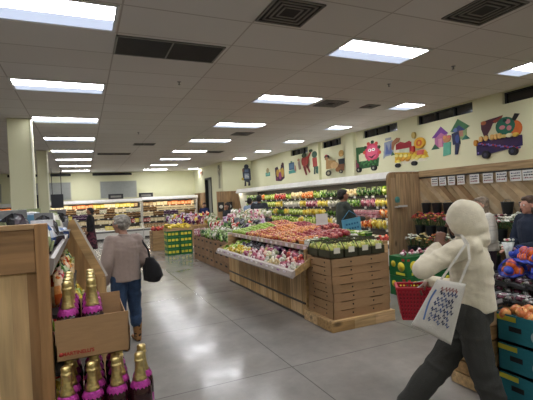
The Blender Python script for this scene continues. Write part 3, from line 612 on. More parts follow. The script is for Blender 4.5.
# fruit meshes
def fruit(c1, c2, stem='#4a3420', squash=.92):
    mb = MB(); a = hx(c1); b = hx(c2); R = .043
    prof = [(.0001, -.034), (.018, -.038), (.034, -.026), (.043, -.004), (.042, .014), (.03, .032), (.014, .036), (.0001, .028)]
    n = 10; o = MB(); o.lathe([(r, z*squash) for r, z in prof], (0, 0, .037), a, n); o.c = [b if random.random() < .35 else a for _ in o.c]
    o.tube([(0, 0, .062), (.004, 0, .082)], .002, hx(stem), 5); return o
FR = {}
for nm, c1, c2 in (('green', '#8fae3e', '#a8c25a'), ('red and gold', '#b04838', '#dca860'), ('dark red', '#922c34', '#c06a5c'), ('orange', '#c8703c', '#dca05c'), ('yellow', '#c9a83c', '#d8c060')):
    me = fruit(c1, c2).mesh('apple_'+nm); me.materials.append(FRUIT2); FR[nm] = me
def place(name, me, loc, rot, label, cat, group=None, sc=1):
    o = bpy.data.objects.new(name, me); COL.objects.link(o); o.location = loc; o.rotation_euler = rot; o.scale = (sc,)*3; return tag(o, label, cat, group or label)
nx, nyy = 11, 34
for i in range(nx):
    for j in range(nyy):
        x = 2.94+i*.1; y = 5.03+j*.099+(.05 if i % 2 else 0)
        hump = .05*math.sin(j*.7)+.12*min(1, i/6)-.0
        z = .972+(x-2.88)*.085+max(0, hump)*.45
        if y > 7.6 and i < 7: k = 'green'
        elif y > 7.1: k = 'red and gold' if (i+j) % 5 else 'dark red'
        elif y > 6.0: k = 'orange' if (3 < i < 8) else 'red and gold' if i < 4 else 'dark red'
        else: k = 'dark red' if i > 2 else 'red and gold'
        if y < 5.55 and i < 2 or y < 5.9 and i > 6: continue
        nm = 'orange' if k == 'orange' else 'apple'
        place(nm, FR[k], (x+ru(-.006, .006), y, z), (ru(-.4, .4), ru(-.4, .4), ru(0, 6)), ('loose orange fruit' if k == 'orange' else '%s apple' % k)+' in the heap on the top tier of the produce stand', nm, sc=ru(1.08, 1.2))
for i in range(6): put('tub', ['green', 'white', 'orange'][i % 3], (2.99+.15*(i//3), 5.03+.16*(i % 3), .99+.025*(i//3)), PI/2, 1.1, 'at the near corner of the produce stand')
for i in range(3):
    for j in range(5): put('tub', ['white', 'lime', 'green'][(i+j) % 3], (3.66+.13*i, 5.08+.17*j, 1.03+.01*i), PI/2, 1.0, 'at the back near corner of the produce stand')
for i in range(4):
    for j in range(17):
        y = 4.74+j*.17+i*.08; x = 2.47+i*.145
        if y > 7.3: k = 'lime'
        elif y > 6.6: k = 'yellow' if i < 2 else 'black'
        elif i > 1 and j % 5 == 0: continue
        else: k = random.choice(['pink', 'pink', 'cream', 'white', 'red']) if i < 3 else random.choice(['white', 'purple', 'pink'])
        put('net', k, (x, y+ru(-.02, .02), .70+(x-2.4)*.18+.012), ru(0, 6), ru(.8, 1.0), 'on the lower tray of the produce stand')
t = thing('price_sign', 'white sign card on a stick above the dark red apples', 'sign', (3.55, 5.75, 1.1))
MB().tube([(3.55, 5.75, 1.07), (3.55, 5.75, 1.25)], .006, hx('#555')).build('stick', METAL, t)
MB().box(3.44, 3.66, 5.74, 5.75, 1.22, 1.40, hx('#d8d4d0')).build('card', SATIN, t)
# ---- carton stack on a pallet plinth
t = thing('pallet', 'low blond wood plinth under the brown carton stack', 'pallet', (3.2, 4.6, 0))
mb = planks(MB(), 'y', 4.27, 2.72, 3.70, .005, .12, .03, .33, blond); planks(mb, 'x', 2.72, 4.3, 4.98, .005, .12, .03, .34, blond); planks(mb, 'x', 3.67, 4.3, 4.98, .005, .12, .03, .34, blond)
mb.build('side_boards', WX, t); MB().box(2.72, 3.70, 4.27, 4.98, .12, .14, blond()).build('top_board', WX, t)
CB = hx('#9d7c58'); z = .141
for k in range(7):
    ht = .106; ox = ru(-.008, .008); oy = ru(-.006, .006); x0, x1, y0, y1 = 2.775+ox, 3.665+ox, 4.32+oy, 4.93+oy; c = jit(CB, .06)
    t = thing('carton', 'wide brown cardboard carton, %s in the stack on the wood plinth' % ['lowest', 'second from bottom', 'third from bottom', 'fourth from bottom', 'fifth from bottom', 'sixth from bottom', 'topmost'][k], 'carton', ((x0+x1)/2, y0, z), 'brown cartons stacked on the wood plinth')
    mb = MB(); xm = (x0+x1)/2
    prof = [(x0, z), (x1, z), (x1, z+ht), (x1-.1, z+ht), (x1-.14, z+ht-.01), (xm+.14, z+ht-.01), (xm+.1, z+ht), (xm-.1, z+ht), (xm-.14, z+ht-.01), (x0+.14, z+ht-.01), (x0+.1, z+ht), (x0, z+ht)]
    mb.prism(prof, y0, y0+.008, 'y', c).prism(prof, y1-.008, y1, 'y', c); pr = [(y0, z), (y1, z), (y1, z+ht), (y1-.12, z+ht), (y1-.16, z+ht-.01), (y0+.16, z+ht-.01), (y0+.12, z+ht), (y0, z+ht)]
    mb.prism(pr, x0, x0+.008, 'x', c).prism(pr, x1-.008, x1, 'x', c); mb.box(x0+.008, x1-.008, y0+.008, y1-.008, z, z+.094, hx('#8a6c4c')); mb.build('tray', CARD, t)
    for x in (x0+.3, x1-.27): MB().lathe([(.011, 0), (.011, .002)], (x, y0-.001, z+.055), hx('#241c16'), 10, axis=(0, -1, 0)).build('vent_hole', MATTE, t)
    MB().lathe([(.011, 0), (.011, .002)], (x0-.001, y0+.15, z+.055), hx('#241c16'), 10, axis=(-1, 0, 0)).build('vent_hole', MATTE, t); MB().lathe([(.011, 0), (.011, .002)], (x0-.001, y1-.15, z+.055), hx('#241c16'), 10, axis=(-1, 0, 0)).build('vent_hole', MATTE, t)
    z += ht+.002
ZT = z+.001; src = None
def avo_crate():
    t = thing('produce_crate', 'x', 'crate', (0, 0, 0)); k = hx('#3a3a28'); mb = MB()
    for a, b in ((-.1, -.095), (.095, .1)): mb.box(a, b, -.14, .14, 0, .1, k)
    for a, b in ((-.14, -.135), (.135, .14)): mb.box(-.1, .1, a, b, 0, .1, k)
    mb.box(-.1, .1, -.14, .14, 0, .006, k)
    for a in (-.09, .09): mb.beam((a, -.13, .1), (a, -.05, .19), .008, .008, k).beam((a, .13, .1), (a, .05, .19), .008, .008, k)
    mb.beam((-.09, -.05, .19), (.09, -.05, .19), .008, .02, k).beam((-.09, .05, .19), (.09, .05, .19), .008, .02, k); mb.build('basket', SATIN, t)
    for i in range(3):
        for j in range(4):
            c = jit(hx(['#b8b85a', '#c8c46c', '#9caa4c'][(i+j) % 3]), .1)
            MB().ball((-.06+.06*i, -.1+.066*j, .1+ru(0, .03)), (.034, .036, .04), c, 9).build('pear', FRUIT2, t)
    MB().box(-.045, .045, -.147, -.141, .06, .13, hx('#dcd8c8')).build('label_card', SATIN, t); return t
A = avo_crate(); first = True
for j in range(2):
    for i in range(4):
        loc = (2.89+i*.22, 4.5+j*.29, ZT); lb = 'small dark crate of yellow green pears, %s in the %s row on the carton stack' % (['leftmost', 'second', 'third', 'rightmost'][i], ['front', 'back'][j])
        if first: A.location = loc; A['label'] = lb; A['group'] = 'dark crates of pears on the carton stack'; first = False
        else: copy_tree(A, loc, ru(-.05, .05), lb)
# ---- brown cartons under the bagged salads
def carton(x, y, z, w, d, h, c, label, group, name='carton', gap=hx('#2c2018')):
    t = thing(name, label, 'carton', (x+w/2, y+d/2, z), group)
    MB().box(x, x+w, y, y+d, z, z+h, c, .004).build('box', CARD, t)
    MB().box(x-.003, x-.0005, y+d*.3, y+d*.7, z+h*.6, z+h*.8, gap).build('hand_hole', MATTE, t); MB().box(x+w*.35, x+w*.65, y-.003, y-.0005, z+h*.6, z+h*.8, gap).build('hand_hole', MATTE, t); return t
for k in range(3):
    for j in range(8):
        for i in range(3):
            if i > 0 and j > 0 and k < 2: continue
            carton(2.98+i*.46+ru(-.01, .01), 8.9+j*.41, .001+k*.226, .44, .39, .222, jit(hx('#8a6c50'), .14), 'brown cardboard carton in the low wall of cartons under the bagged salads', 'brown cartons under the bagged salads')
t = thing('display_table', 'dark raised table holding the bagged greens behind the brown cartons', 'table', (4.0, 10.4, 0))
MB().prism([(3.45, .69), (3.45, .72), (4.25, 1.2), (4.25, .69)], 9.2, 12.1, 'y', hx('#2c2a26')).build('sloped_top', SATIN, t)
for x, y in ((3.9, 9.35), (4.17, 9.35), (3.9, 12.0), (4.17, 12.0)): MB().box(x, x+.06, y, y+.06, 0, .69, hx('#2c2a26')).build('leg', SATIN, t)
for i in range(8):
    for j in range(19):
        x = 3.05+i*.165; y = 8.98+j*.165
        if x > 3.9 and y < 9.3: continue
        z = .683 if x < 3.42 else .705+(x-3.45)*.6375
        z += .02
        if y > 11.4 and i < 5: k = random.choice(['pink', 'red', 'white', 'pink'])
        elif i < 4: k = random.choice(['white', 'green', 'white', 'dark green', 'green'])
        elif i < 6: k = random.choice(['red', 'white', 'black', 'dark green', 'purple'])
        else: k = random.choice(['pink', 'white', 'white', 'pink', 'cream'])
        put('bag', k, (x+ru(-.03, .03), y+ru(-.03, .03), z), ru(0, 6), ru(.95, 1.25), 'heaped in the middle salad display', rx=ru(-.5, .3), ry=ru(-.4, .2))
# ---- green fruit boxes with bananas
def green_box(x, y, z, w, d, h, label, group, lemon=False):
    t = thing('fruit_box', label, 'box', (x+w/2, y+d/2, z), group)
    MB().box(x, x+w, y, y+d, z, z+h, hx('#24703a'), .004).build('box', SATIN, t); p = MB()
    if lemon:
        for cx, cz, r in ((.3, .55, .2), (.75, .62, .14)): p.lathe([(r*h*1.2, 0), (r*h*1.2, .002)], (x+w*cx, y, z+h*cz), hx('#e8d83a'), 16, axis=(0, -1, 0))
        p.box(x+w*.2, x+w*.55, y-.003, y-.001, z+h*.08, z+h*.22, hx('#e8e04a')).box(x+.02, x+.07, y-.003, y-.001, z+h*.8, z+h*.9, hx('#c23a34'))
        for q in range(4): p.prism([(x+w*(.12+.2*q), z+h*.3), (x+w*(.2+.2*q), z+h*.34), (x+w*(.16+.2*q), z+h*.46)], y-.003, y-.001, 'y', hx('#5aa03c'))
    if lemon:
        for cy, cz, r in ((.3, .5, .22), (.75, .6, .15)): p.lathe([(r*h*1.1, 0), (r*h*1.1, .002)], (x, y+d*cy, z+h*cz), hx('#e8d83a'), 16, axis=(-1, 0, 0))
        p.box(x-.003, x-.001, y+d*.1, y+d*.6, z+h*.08, z+h*.2, hx('#e8e04a')).box(x-.003, x-.001, y+.04, y+.1, z+h*.8, z+h*.92, hx('#c23a34'))
    else:
        for q in range(3): p.box(x+w*(.08+.3*q), x+w*(.3+.3*q), y-.003, y-.001, z+h*.3, z+h*.7, hx('#d9cc3c')); p.box(x-.003, x-.001, y+d*(.08+.3*q), y+d*(.28+.3*q), z+h*.3, z+h*.7, hx('#d9cc3c'))
    p.build('printed_label', SATIN, t); return t
for k in range(4):
    for i in range(2): green_box(2.42+i*.42, 13.4, .001+.195*k, .4, .55, .19, 'green printed fruit box with yellow labels, %s layer of the stack under the bananas' % ['bottom', 'second', 'third', 'top'][k], 'green printed fruit boxes, layer %d' % k)
for k in range(4):
    for i in range(2): bpy.data.objects
t = thing('wooden_tray', 'shallow wooden tray on the green fruit boxes', 'tray', (2.85, 13.6, .79))
mb = MB()
mb.box(2.4, 3.26, 13.38, 13.97, .783, .79, blond()).box(2.4, 3.26, 13.38, 13.4, .79, .88, blond()).box(2.4, 3.26, 13.95, 13.97, .79, .88, blond()).box(2.4, 2.42, 13.4, 13.95, .79, .88, blond()).box(3.24, 3.26, 13.4, 13.95, .79, .88, blond()); mb.build('box', WX, t)
bm_ = MB()
for q in range(4):
    pts = [(-.09+.045*k, -.03+.02*q, .05-.04*((k-2)/2)**2+.004*q) for k in range(5)]; bm_.tube(pts, [.006, .017, .019, .017, .006], hx(['#d8bc3a', '#e0c84a', '#c8ac34', '#dcc040'][q]), 7)
bme = bm_.mesh('bananas'); bme.materials.append(FRUIT)
for i in range(4):
    for j in range(4): place('banana_bunch', bme, (2.52+i*.2, 13.47+j*.13, .83+.05*(j % 2)), (ru(-.3, .3), 0, ru(0, 3)), 'yellow banana bunch in the tray on the green fruit boxes', 'bananas', sc=1.6)
def slat_crate(x, y, z, w, d, h, label, group=None, c=None):
    t = thing('wooden_crate', label, 'crate', (x+w/2, y+d/2, z), group); n = max(2, int(h/.1)); mb = MB(); g = h/n
    for q in range(n):
        a, b = z+q*g+.006, z+(q+1)*g-.008
        for A_ in ((x, x+w, y, y+.012), (x, x+w, y+d-.012, y+d), (x, x+.012, y, y+d), (x+w-.012, x+w, y, y+d)): mb.box(*A_, a, b, c() if c else blond())
    mb.build('slats', WX, t); p = MB()
    for px in (x+.013, x+w-.043):
        for py in (y+.013, y+d-.043): p.box(px, px+.03, py, py+.03, z, z+h-.004, blond())
    p.build('corner_post', WV, t); MB().box(x+.013, x+w-.013, y+.013, y+d-.013, z, z+.012, blond()).build('bottom', WX, t); return t
slat_crate(2.2, 15.0, .001, .55, .7, .7, 'tall wooden crate stand left of the green fruit boxes', None, lambda: jit(hx('#a08058'), .1))
t = thing('display_table', 'low wooden table of flowers and produce behind the banana stack', 'table', (3.6, 15.9, 0))
MB().box(2.85, 4.9, 15.2, 16.6, .78, .82, blond()).build('top', WX, t); planks(MB(), 'y', 15.2, 2.9, 4.85, .02, .78, .03, .16, lambda: jit(hx('#9a7a54'), .1)).build('front_boards', WV, t)
for i in range(12):
    for j in range(6): put(random.choice(['bag', 'bunch', 'bag']), random.choice(['purple', 'pink', 'white', 'red', 'purple', 'yellow'] if i < 9 else ['red', 'dark green', 'white']), (2.95+i*.165, 15.3+j*.2, .825+.045*j), ru(0, 6), ru(1.1, 1.4), 'on the table behind the bananas')
for j in range(5): put('pile', 'red' if j < 3 else 'orange', (2.3+.16*(j % 3), 15.2+.25*(j//3), .70), 0, 1.6, 'on the tall wooden crate stand')
MB_ = slat_crate(3.95, 13.2, .001, .6, .9, .72, 'wooden crate stand right of the green fruit boxes', None, lambda: jit(hx('#7c6044'), .1))
for i in range(3):
    for j in range(5): put('bag', random.choice(['pink', 'red', 'green', 'white', 'yellow']), (4.05+.2*i, 13.3+.18*j, .745), ru(0, 6), 1.4, 'on the right wooden crate stand')
# ---- lemon boxes by the end wall
for i in range(2):
    for k in range(2): green_box(4.62+i*.56, 5.02+.05*i, .001+.325*k, .5, .4, .32, 'green lemon box with yellow fruit print, %s of the %s pair near the red basket' % (['lower', 'upper'][k], ['left', 'right'][i]), 'green lemon boxes near the red basket', True)
for i in range(6): put('net', 'pink', (4.7+.17*i, 5.15, .65), 0, .8, 'on the green lemon boxes')
# ---- flower stand
t = thing('flower_stand', 'black three tier metal flower stand against the diagonal planks', 'stand', (6.4, 5.2, 0)); k = hx('#1e1f20')
TI = [(5.95, 6.3, .34), (6.25, 6.52, .76), (6.48, 6.69, 1.22)]
for a, b, z in TI: MB().box(a, b, 3.2, 6.68, z-.02, z, k).build('shelf', SATIN, t)
for y in (3.22, 4.35, 5.5, 6.65):
    for (a, b, z) in TI: MB().tube([(a+.02, y, 0), (a+.02, y, z-.02)], .014, k).build('leg', SATIN, t)
def bucket_mesh():
    mb = MB().lathe([(.07, 0), (.075, .01), (.1, .2), (.106, .21), (.102, .215), (.095, .2), (.07, .04), (.0001, .04)], (0, 0, 0), hx('#26282a'), 18); return mb
def bouquet(kinds, where, loc, grp, sc=1.0, n=34, spread=.16):
    t = thing('flower_bucket', 'x', 'bucket', loc); t['label'] = where; t['group'] = grp
    b = bucket_mesh(); b.v = [v*sc+V(loc) for v in b.v]; b.build('bucket', SATIN, t)
    st = MB(); fl = MB(); lf = MB(); L = V(loc)
    for i in range(n):
        a = ru(0, 6.28); r = spread*math.sqrt(rnd()); h = .34+.13*(1-r/spread)+ru(-.02, .03); top = L+V((r*math.cos(a), r*math.sin(a), h))*sc
        st.tube([L+V((0, 0, .06)), top], .003, hx('#3c5a2a'), 4); c = jit(hx(random.choice(kinds)), .12)
        for q in range(6): aa = q*PI/3; fl.ball(top+V((.014*math.cos(aa), .014*math.sin(aa), 0)), (.013, .013, .009), c, 6)
        fl.ball(top+V((0, 0, .006)), (.012, .012, .012), jit(c, .2), 6)
        p = top+V((ru(-.03, .03), ru(-.03, .03), -.07)); d = V((math.cos(a), math.sin(a), .4))*.05; sd = d.cross(V((0, 0, 1))).normalized()*.014
        lf.add([p, p+d*.5+sd, p+d, p+d*.5-sd], [(0, 1, 2, 3)], jit(hx('#3c6a2c'), .2))
    st.build('stems', LEAF, t); fl.build('blossoms', LEAF, t); lf.build('leaves', LEAF, t); return t
ys = [6.48, 6.2, 5.92, 5.62, 5.3, 4.98, 4.68, 4.36, 4.02, 3.7, 3.4]
rnk = ['end', 'second', 'third', 'fourth', 'fifth', 'sixth', 'seventh', 'eighth', 'ninth', 'tenth', 'last']
kset = [(['#b83a44', '#c85a3a', '#d88a4a'], 'red and orange'), (['#b83a3a', '#d8b84a', '#a83a6a'], 'red and yellow'), (['#d07a4a', '#c83a4a', '#e0c060'], 'orange and red'), (['#c86a8a', '#e0a0b0'], 'pink'), (['#d8c8b8', '#c86a8a'], 'cream and pink'), (['#e0ddc8', '#d8d8c0'], 'white'), (['#b85a6a', '#d8d0c0'], 'pink and cream'), (['#e4e2d4', '#d4d6c2', '#eceadf'], 'white'), (['#e4e2d4', '#d4d6c2'], 'white'), (['#a84a5a', '#c87a8a'], 'pink'), (['#d8c070', '#e0d8b0'], 'pale yellow')]
for i, y in enumerate(ys):
    ks, nm = kset[i]
    bouquet(ks, 'bucket of %s flowers, %s from the plank wall on the middle tier' % (nm, rnk[i]), (6.39, y, .761), 'flower buckets on the middle tier', 1.05, 110 if nm == 'white' else 38, .29 if nm == 'white' else .19)
    ks, nm = kset[(i*3+7) % 11] if i < 6 else [(['#ecebe2', '#d8dccc'], 'white'), (['#c84a5c', '#e08a9a', '#e8d8c8'], 'pink')][i % 2]
    bouquet(ks, 'bucket of %s flowers, %s from the plank wall on the lowest tier' % (nm, rnk[i]), (6.12, y-.05, .341), 'flower buckets on the lowest tier', 1.1, 26, .15)
    if i % 2 == 0 or i in (1, 7):
        tt = thing('flower_bucket', 'empty black bucket on the top tier, %s along from the plank end wall' % rnk[i], 'bucket', (6.585, y, 1.221), 'empty black buckets on the top tier')
        b = bucket_mesh(); b.v = [v+V((6.585, y, 1.221)) for v in b.v]; b.build('bucket', SATIN, tt); MB().tube([(6.585+.1*math.cos(q*PI/6), y, 1.221+.2+.06*math.sin(q*PI/6)) for q in range(7)], .004, hx('#888')).build('handle', METAL, tt)
# ---- right hand produce table with slatted crates and teal cartons
for k in range(3): slat_crate(2.9, 2.3, .001+.228*k, .5, .36, .224, 'pale slatted wooden crate, %s of the stack behind the walking person' % ['bottom', 'middle', 'top'][k], 'pale slatted crates behind the walking person')
TE = hx('#1f6f7a')
for j in range(3):
    for k in range(3):
        x0 = 2.99; y0 = 1.66-j*.63; z0 = .001+k*.233; h = .228
        t = thing('teal_carton', 'teal cardboard carton with pale lettering, %s layer, %s column from the slatted crates' % (['bottom', 'middle', 'top'][k], ['first', 'second', 'third'][j]), 'carton', (x0+.2, y0+.3, z0), 'teal cartons beside the slatted crates')
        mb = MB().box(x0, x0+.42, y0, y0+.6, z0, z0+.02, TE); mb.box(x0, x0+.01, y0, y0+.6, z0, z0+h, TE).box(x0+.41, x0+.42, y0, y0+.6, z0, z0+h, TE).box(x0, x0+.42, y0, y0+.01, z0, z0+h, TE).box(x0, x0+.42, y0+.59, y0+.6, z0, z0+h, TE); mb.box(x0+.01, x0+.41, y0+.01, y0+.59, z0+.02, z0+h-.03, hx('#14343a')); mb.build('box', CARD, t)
        MB().box(x0-.002, x0-.0005, y0+.44, y0+.599, z0+h-.05, z0+h-.012, hx('#c9c238')).build('yellow_label', SATIN, t)
        MB().box(x0-.003, x0-.0005, y0+.4, y0+.5, z0+h*.45, z0+h*.62, hx('#0c1416')).build('hand_hole', MATTE, t)
        lettering('Organic', .13, (x0-.001, y0+.12, z0+h*.42), (0, -1, 0), (0, 0, 1), MATTE, t, hx('#a8bcc0'), bold=.003)
t = thing('display_table', 'table of packed produce behind the teal cartons', 'table', (4.0, 2.2, 0))
MB().box(3.42, 4.7, .3, 2.8, .66, .70, hx('#5a4a3a')).build('top', WY, t)
for x, y in ((3.46, .4), (4.6, .4), (3.46, 2.7), (4.6, 2.7)): MB().box(x, x+.06, y, y+.06, 0, .66, hx('#4a3c30')).build('leg', WV, t)
def clam(lab):        # black clamshell of dark leaves
    t = thing('salad_clamshell', lab, 'clamshell'); MB().box(-.1, .1, -.075, .075, 0, .05, hx('#2a2a2c'), .012).build('tray', GLOSS, t)
    mb = MB()
    for i in range(26): mb.ball((ru(-.08, .08), ru(-.055, .055), .055+ru(0, .02)), (.02, .016, .014), hx(random.choice(['#3a1c2c', '#5a2438', '#2c4424', '#c8c4c0', '#7a4a5a', '#1c2a1c'])), 6, .3)
    mb.build('filling', FILM, t); MB().box(-.1, .1, -.075, .075, .05, .056, hx('#50504e')).box(-.095, -.09, -.07, .07, .056, .085, hx('#9a9a9a')).box(.09, .095, -.07, .07, .056, .085, hx('#9a9a9a')).build('rim', GLOSS, t)
    MB().lathe([(.04, 0), (.04, .003)], (0, 0, .083), hx('#e4e2e0'), 20).lathe([(.025, .003), (.025, .004)], (0, 0, .083), hx('#7a2c4a'), 16).build('round_label', SATIN, t); return t
c0 = clam('x'); n = 0
for i in range(6):
    for j in range(9):
        x = 3.05+.22*i; y = 2.56-.17*j
        if i < 2 and y > 2.28: z = .69
        elif i < 2: z = .705
        else: z = .705
        if i < 2 and (y > 2.6 or y < .3): continue
        if i < 2 and 2.24 < y < 2.32: continue
        if i == 0 and y < 2.28: continue
        lay = 1 if i < 2 else 2
        for q in range(lay):
            loc = (x+ru(-.01, .01), y, z+.088*q); rot = (ru(-.05, .05), -.12 if q else 0, PI/2+ru(-.1, .1))
            lb = 'black clamshell of dark red salad leaves on the right produce table'
            if n == 0: c0.location = loc; c0.rotation_euler = rot; c0['label'] = lb; c0['group'] = lb
            else: copy_tree(c0, loc, rot, lb, lb)
            n += 1
def orange_net(lab):
    t = thing('net_of_oranges', lab, 'net bag')
    for i, (x, y, z) in enumerate([(-.09, 0, .045), (0, .03, .045), (.09, 0, .045), (-.04, -.06, .045), (.05, -.06, .045), (-.04, -.01, .105), (.05, 0, .105)]): MB().ball((x, y, z), .043, jit(hx('#d9682a'), .08), 12).build('orange', FRUIT2, t)
    nt = MB(); bl = hx('#2a44b0')
    for q in range(7):
        a = -.12+.04*q; pts = [(a, .085*math.cos(w), .07+.075*math.sin(w)) for w in [i*2*PI/14 for i in range(15)]]; nt.tube(pts, .0018, bl, 4)
    nt.ball((0, -.01, .02), (.15, .1, .02), bl, 16, .3)
    nt.tube([(.13, 0, .07), (.19, .01, .06), (.23, .03, .05)], [.05, .02, .03], bl, 8); nt.tube([(-.13, 0, .07), (-.17, .01, .06)], [.045, .012], bl, 8)
    nt.build('blue_net', SATIN, t); return t
o0 = orange_net('x'); spots = [(3.52, 2.5, .885, .5), (3.62, 2.28, .885, .2), (3.8, 2.42, .885, -.4), (3.9, 2.15, .885, .3), (3.5, 2.05, .885, 1.2), (3.72, 1.85, .885, .1), (4.05, 2.5, .885, 0), (3.6, 1.6, .885, .4), (3.95, 1.7, .885, .7), (3.62, 2.4, 1.0, 1.1), (3.85, 2.2, 1.0, .4)]
for i, (x, y, z, r) in enumerate(spots):
    lb = 'blue net of oranges on the right produce table'
    if i == 0: o0.location = (x, y, z); o0.rotation_euler = (0, 0, r); o0['label'] = lb; o0['group'] = lb
    else: copy_tree(o0, (x, y, z), r, lb, lb)
for j in range(12):
    for i in range(3): place('tomato', FR['orange'], (3.05+.1*i+ru(-.01, .01), 2.18-.095*j, .665+.02*(j % 2)), (ru(-1, 1), ru(-1, 1), 0), 'loose orange tomato in the open top teal carton', 'tomato', sc=1.15)
t = thing('price_sign', 'white square sign card standing behind the orange nets', 'sign', (3.45, 2.75, .70))
MB().box(3.36, 3.54, 2.74, 2.75, .86, 1.06, hx('#dcdce0')).build('card', SATIN, t); MB().lathe([(.05, 0), (.05, .002)], (3.45, 2.74, .97), hx('#2a4a9a'), axis=(0, -1, 0)).build('round_mark', SATIN, t); MB().tube([(3.45, 2.745, .70), (3.45, 2.745, .86)], .005, hx('#666')).build('stick', METAL, t)

# ================================================================ left shelving and sparkling bottles
WD = lambda: jit(random.choice([hx('#b4946a'), hx('#937049'), hx('#ccae84'), hx('#ab8a60'), hx('#c2a274')]), .1)
t = thing('shelf_unit', 'tall pale knotty wood shelf unit with slanted shelves at the left edge', 'shelf unit', (-.7, 1.8, 0))
mb = MB(); x = -1.3
while x < -.18: b = min(x+.052, -.175); mb.box(x, b-.0005, 1.79, 1.82, 0, 1.46, WD()); x += .052
mb.build('end_boards', WV, t); MB().box(-1.3, -.175, 1.775, 1.82, 1.462, 1.625, WD(), .003).build('top_rail', WX, t); MB().box(-.174, -.132, 1.77, 1.83, 0, 1.645, hx('#a57c50'), .003).build('corner_stile', WV, t)
MB().box(-1.3, -.174, 1.77, 1.84, 1.626, 1.645, WD()).build('cap', WX, t)
MB().box(-1.25, -.17, 1.84, 3.98, 1.44, 1.46, hx('#3a3634')).build('top_tray', SATIN, t)
MB().prism([(-.17, 1.43), (-.125, 1.44), (-.115, 1.50), (-.13, 1.505), (-.17, 1.46)], 1.84, 3.98, 'y', hx('#9a9490')).build('shelf_rail', SATIN, t)
shz = [(1.14, .0), (.84, .06), (.54, .1), (.2, .1)]
for z, x in shz:
    MB().prism([(-.6, z+.1), (-.6, z+.12), (x-.08, z+.01), (x-.08, z-.01)], 1.84 if x < -.3 else 2.32, 3.98, 'y', hx('#3c3836')).build('slanted_shelf', SATIN, t)
MB().box(-.62, -.6, 1.84, 3.98, 0, 1.44, hx('#4a3c30')).build('back_board', WY, t)
pl = [(-1.2, 0), (.10, 0), (.10, 1.1), (-.13, 1.56), (-1.2, 1.56)]
MB().prism(pl, 3.99, 4.03, 'y', hx('#a88052')).build('cheek_board', WV, t)
MB().beam((.12, 4.0, 1.06), (-.115, 4.0, 1.585), .07, .045, hx('#b89566'), up=(0, 1, 0)).build('sloping_edge', WX, t); MB().beam((.12, 4.0, 1.06), (.12, 4.0, 0), .07, .045, hx('#b89566'), up=(0, 1, 0)).build('upright_edge', WV, t)
MB().beam((.165, 4.03, 1.06), (-.08, 4.03, 1.6), .025, .006, hx('#cfcdc8'), up=(0, 1, 0)).build('clear_strip', GLOSS, t)
where = 'on the top tray of the wood shelf unit'
for i in range(6):
    for j in range(12):
        x = -.215-.17*i; y = 1.95+.17*j
        if j in (7, 8) and i < 6: continue
        put('bag' if (i+j) % 3 else 'tub', random.choice(['white', 'blue', 'white', 'white', 'black', 'brown']), (x, y, 1.465), ru(0, 6), ru(.8, .95) if y < 2.7 else ru(1.1, 1.3), where, rx=ru(-.3, .3) if (i+j) % 3 else 0)
        if (i*5+j) % 3 == 0 and y > 2.6 and x < -.4: put('block', random.choice(['blue', 'white', 'brown', 'white', 'orange']), (x+.06, y+.04, 1.56), ru(0, 6), .8, where, rx=ru(-.4, .4))
for i in range(9):
    t = thing('food_carton', 'small pale blue carton lying in the row on top of the wood shelf unit', 'carton', (-.3-.105*i, 3.25, 1.461), 'pale blue cartons on top of the wood shelf unit'); c = jit(hx('#6a9ab8'), .12); x = -.35-.105*i
    MB().box(x, x+.1, 3.15, 3.32, 1.461, 1.665, c, .003).build('box', SATIN, t); MB().box(x+.01, x+.09, 3.147, 3.15, 1.53, 1.6, hx(['#2c4a6a', '#c8d8e0', '#7a3a3a'][i % 3])).build('printed_label', SATIN, t)
for zi, (z, x) in enumerate(shz[:3]):
    for j in range(11):
        y = 2.42+.145*j
        for i in range(3):
            xx = x-.15-.14*i; c = random.choice([['red', 'orange', 'yellow', 'green'], ['red', 'purple', 'yellow', 'lime'], ['pink', 'brown', 'yellow', 'red']][zi])
            put('bag', c, (xx, y, z+.03+.14*(-.08-xx+x)*.9), PI/2+ru(-.2, .2), ru(.9, 1.05), 'on the %s slanted shelf of the wood shelf unit' % ['top', 'middle', 'lower'][zi])
# sparkling bottle
def bottle():
    t = thing('sparkling_bottle', 'x', 'bottle')
    MB().lathe([(.0001, .006), (.03, 0), (.042, .004), (.044, .02), (.044, .142), (.0425, .16), (.036, .18), (.0275, .197), (.0225, .212), (.0175, .24), (.0155, .285)], (0, 0, 0), hx('#2c0a14'), 24).build('glass_body', GLOSS, t)
    MB().lathe([(.0285, .197), (.0245, .21), (.0195, .235), (.0178, .255), (.0175, .278), (.0195, .281), (.0198, .288), (.0175, .291), (.0178, .3), (.0185, .309), (.015, .316), (.0001, .318)], (0, 0, 0), hx('#cdb87c'), 24, wob=lambda k, z: .02*math.sin(k*7+z*300)).build('gold_foil', GOLD, t)
    pf = MB(); n = 32; prof = []
    vs = []; rows = [(.0275, .203), (.0305, .196), (.035, .188), (.0375, .181)]
    for r, z in rows:
        for k in range(n):
            a = 2*PI*k/n; last = r > .036; zz = z-(.01 if (k % 2 and last) else 0); rr = (r+.0015+.001*math.sin(k*2.5)); vs.append(V((rr*math.cos(a), rr*math.sin(a), zz)))
    fs = [(i*n+k, i*n+(k+1) % n, (i+1)*n+(k+1) % n, (i+1)*n+k) for i in range(3) for k in range(n)]
    pf.add(vs, fs, hx('#a8348c'), True).build('purple_foil_skirt', FOIL, t)
    lb = MB(); vs = []; n = 14
    for z in (.04, .1):
        for k in range(n+1): a = -PI/2-1.1+2.2*k/n; vs.append(V((.0448*math.cos(a), .0448*math.sin(a), z+.008*math.cos((k/n-.5)*4))))
    lb.add(vs, [(k, k+1, n+2+k, n+1+k) for k in range(n)], hx('#a83a8c'), True).build('magenta_label', SATIN, t); return t
B0 = bottle(); B0.scale = (1, 1, .93); nb = 0
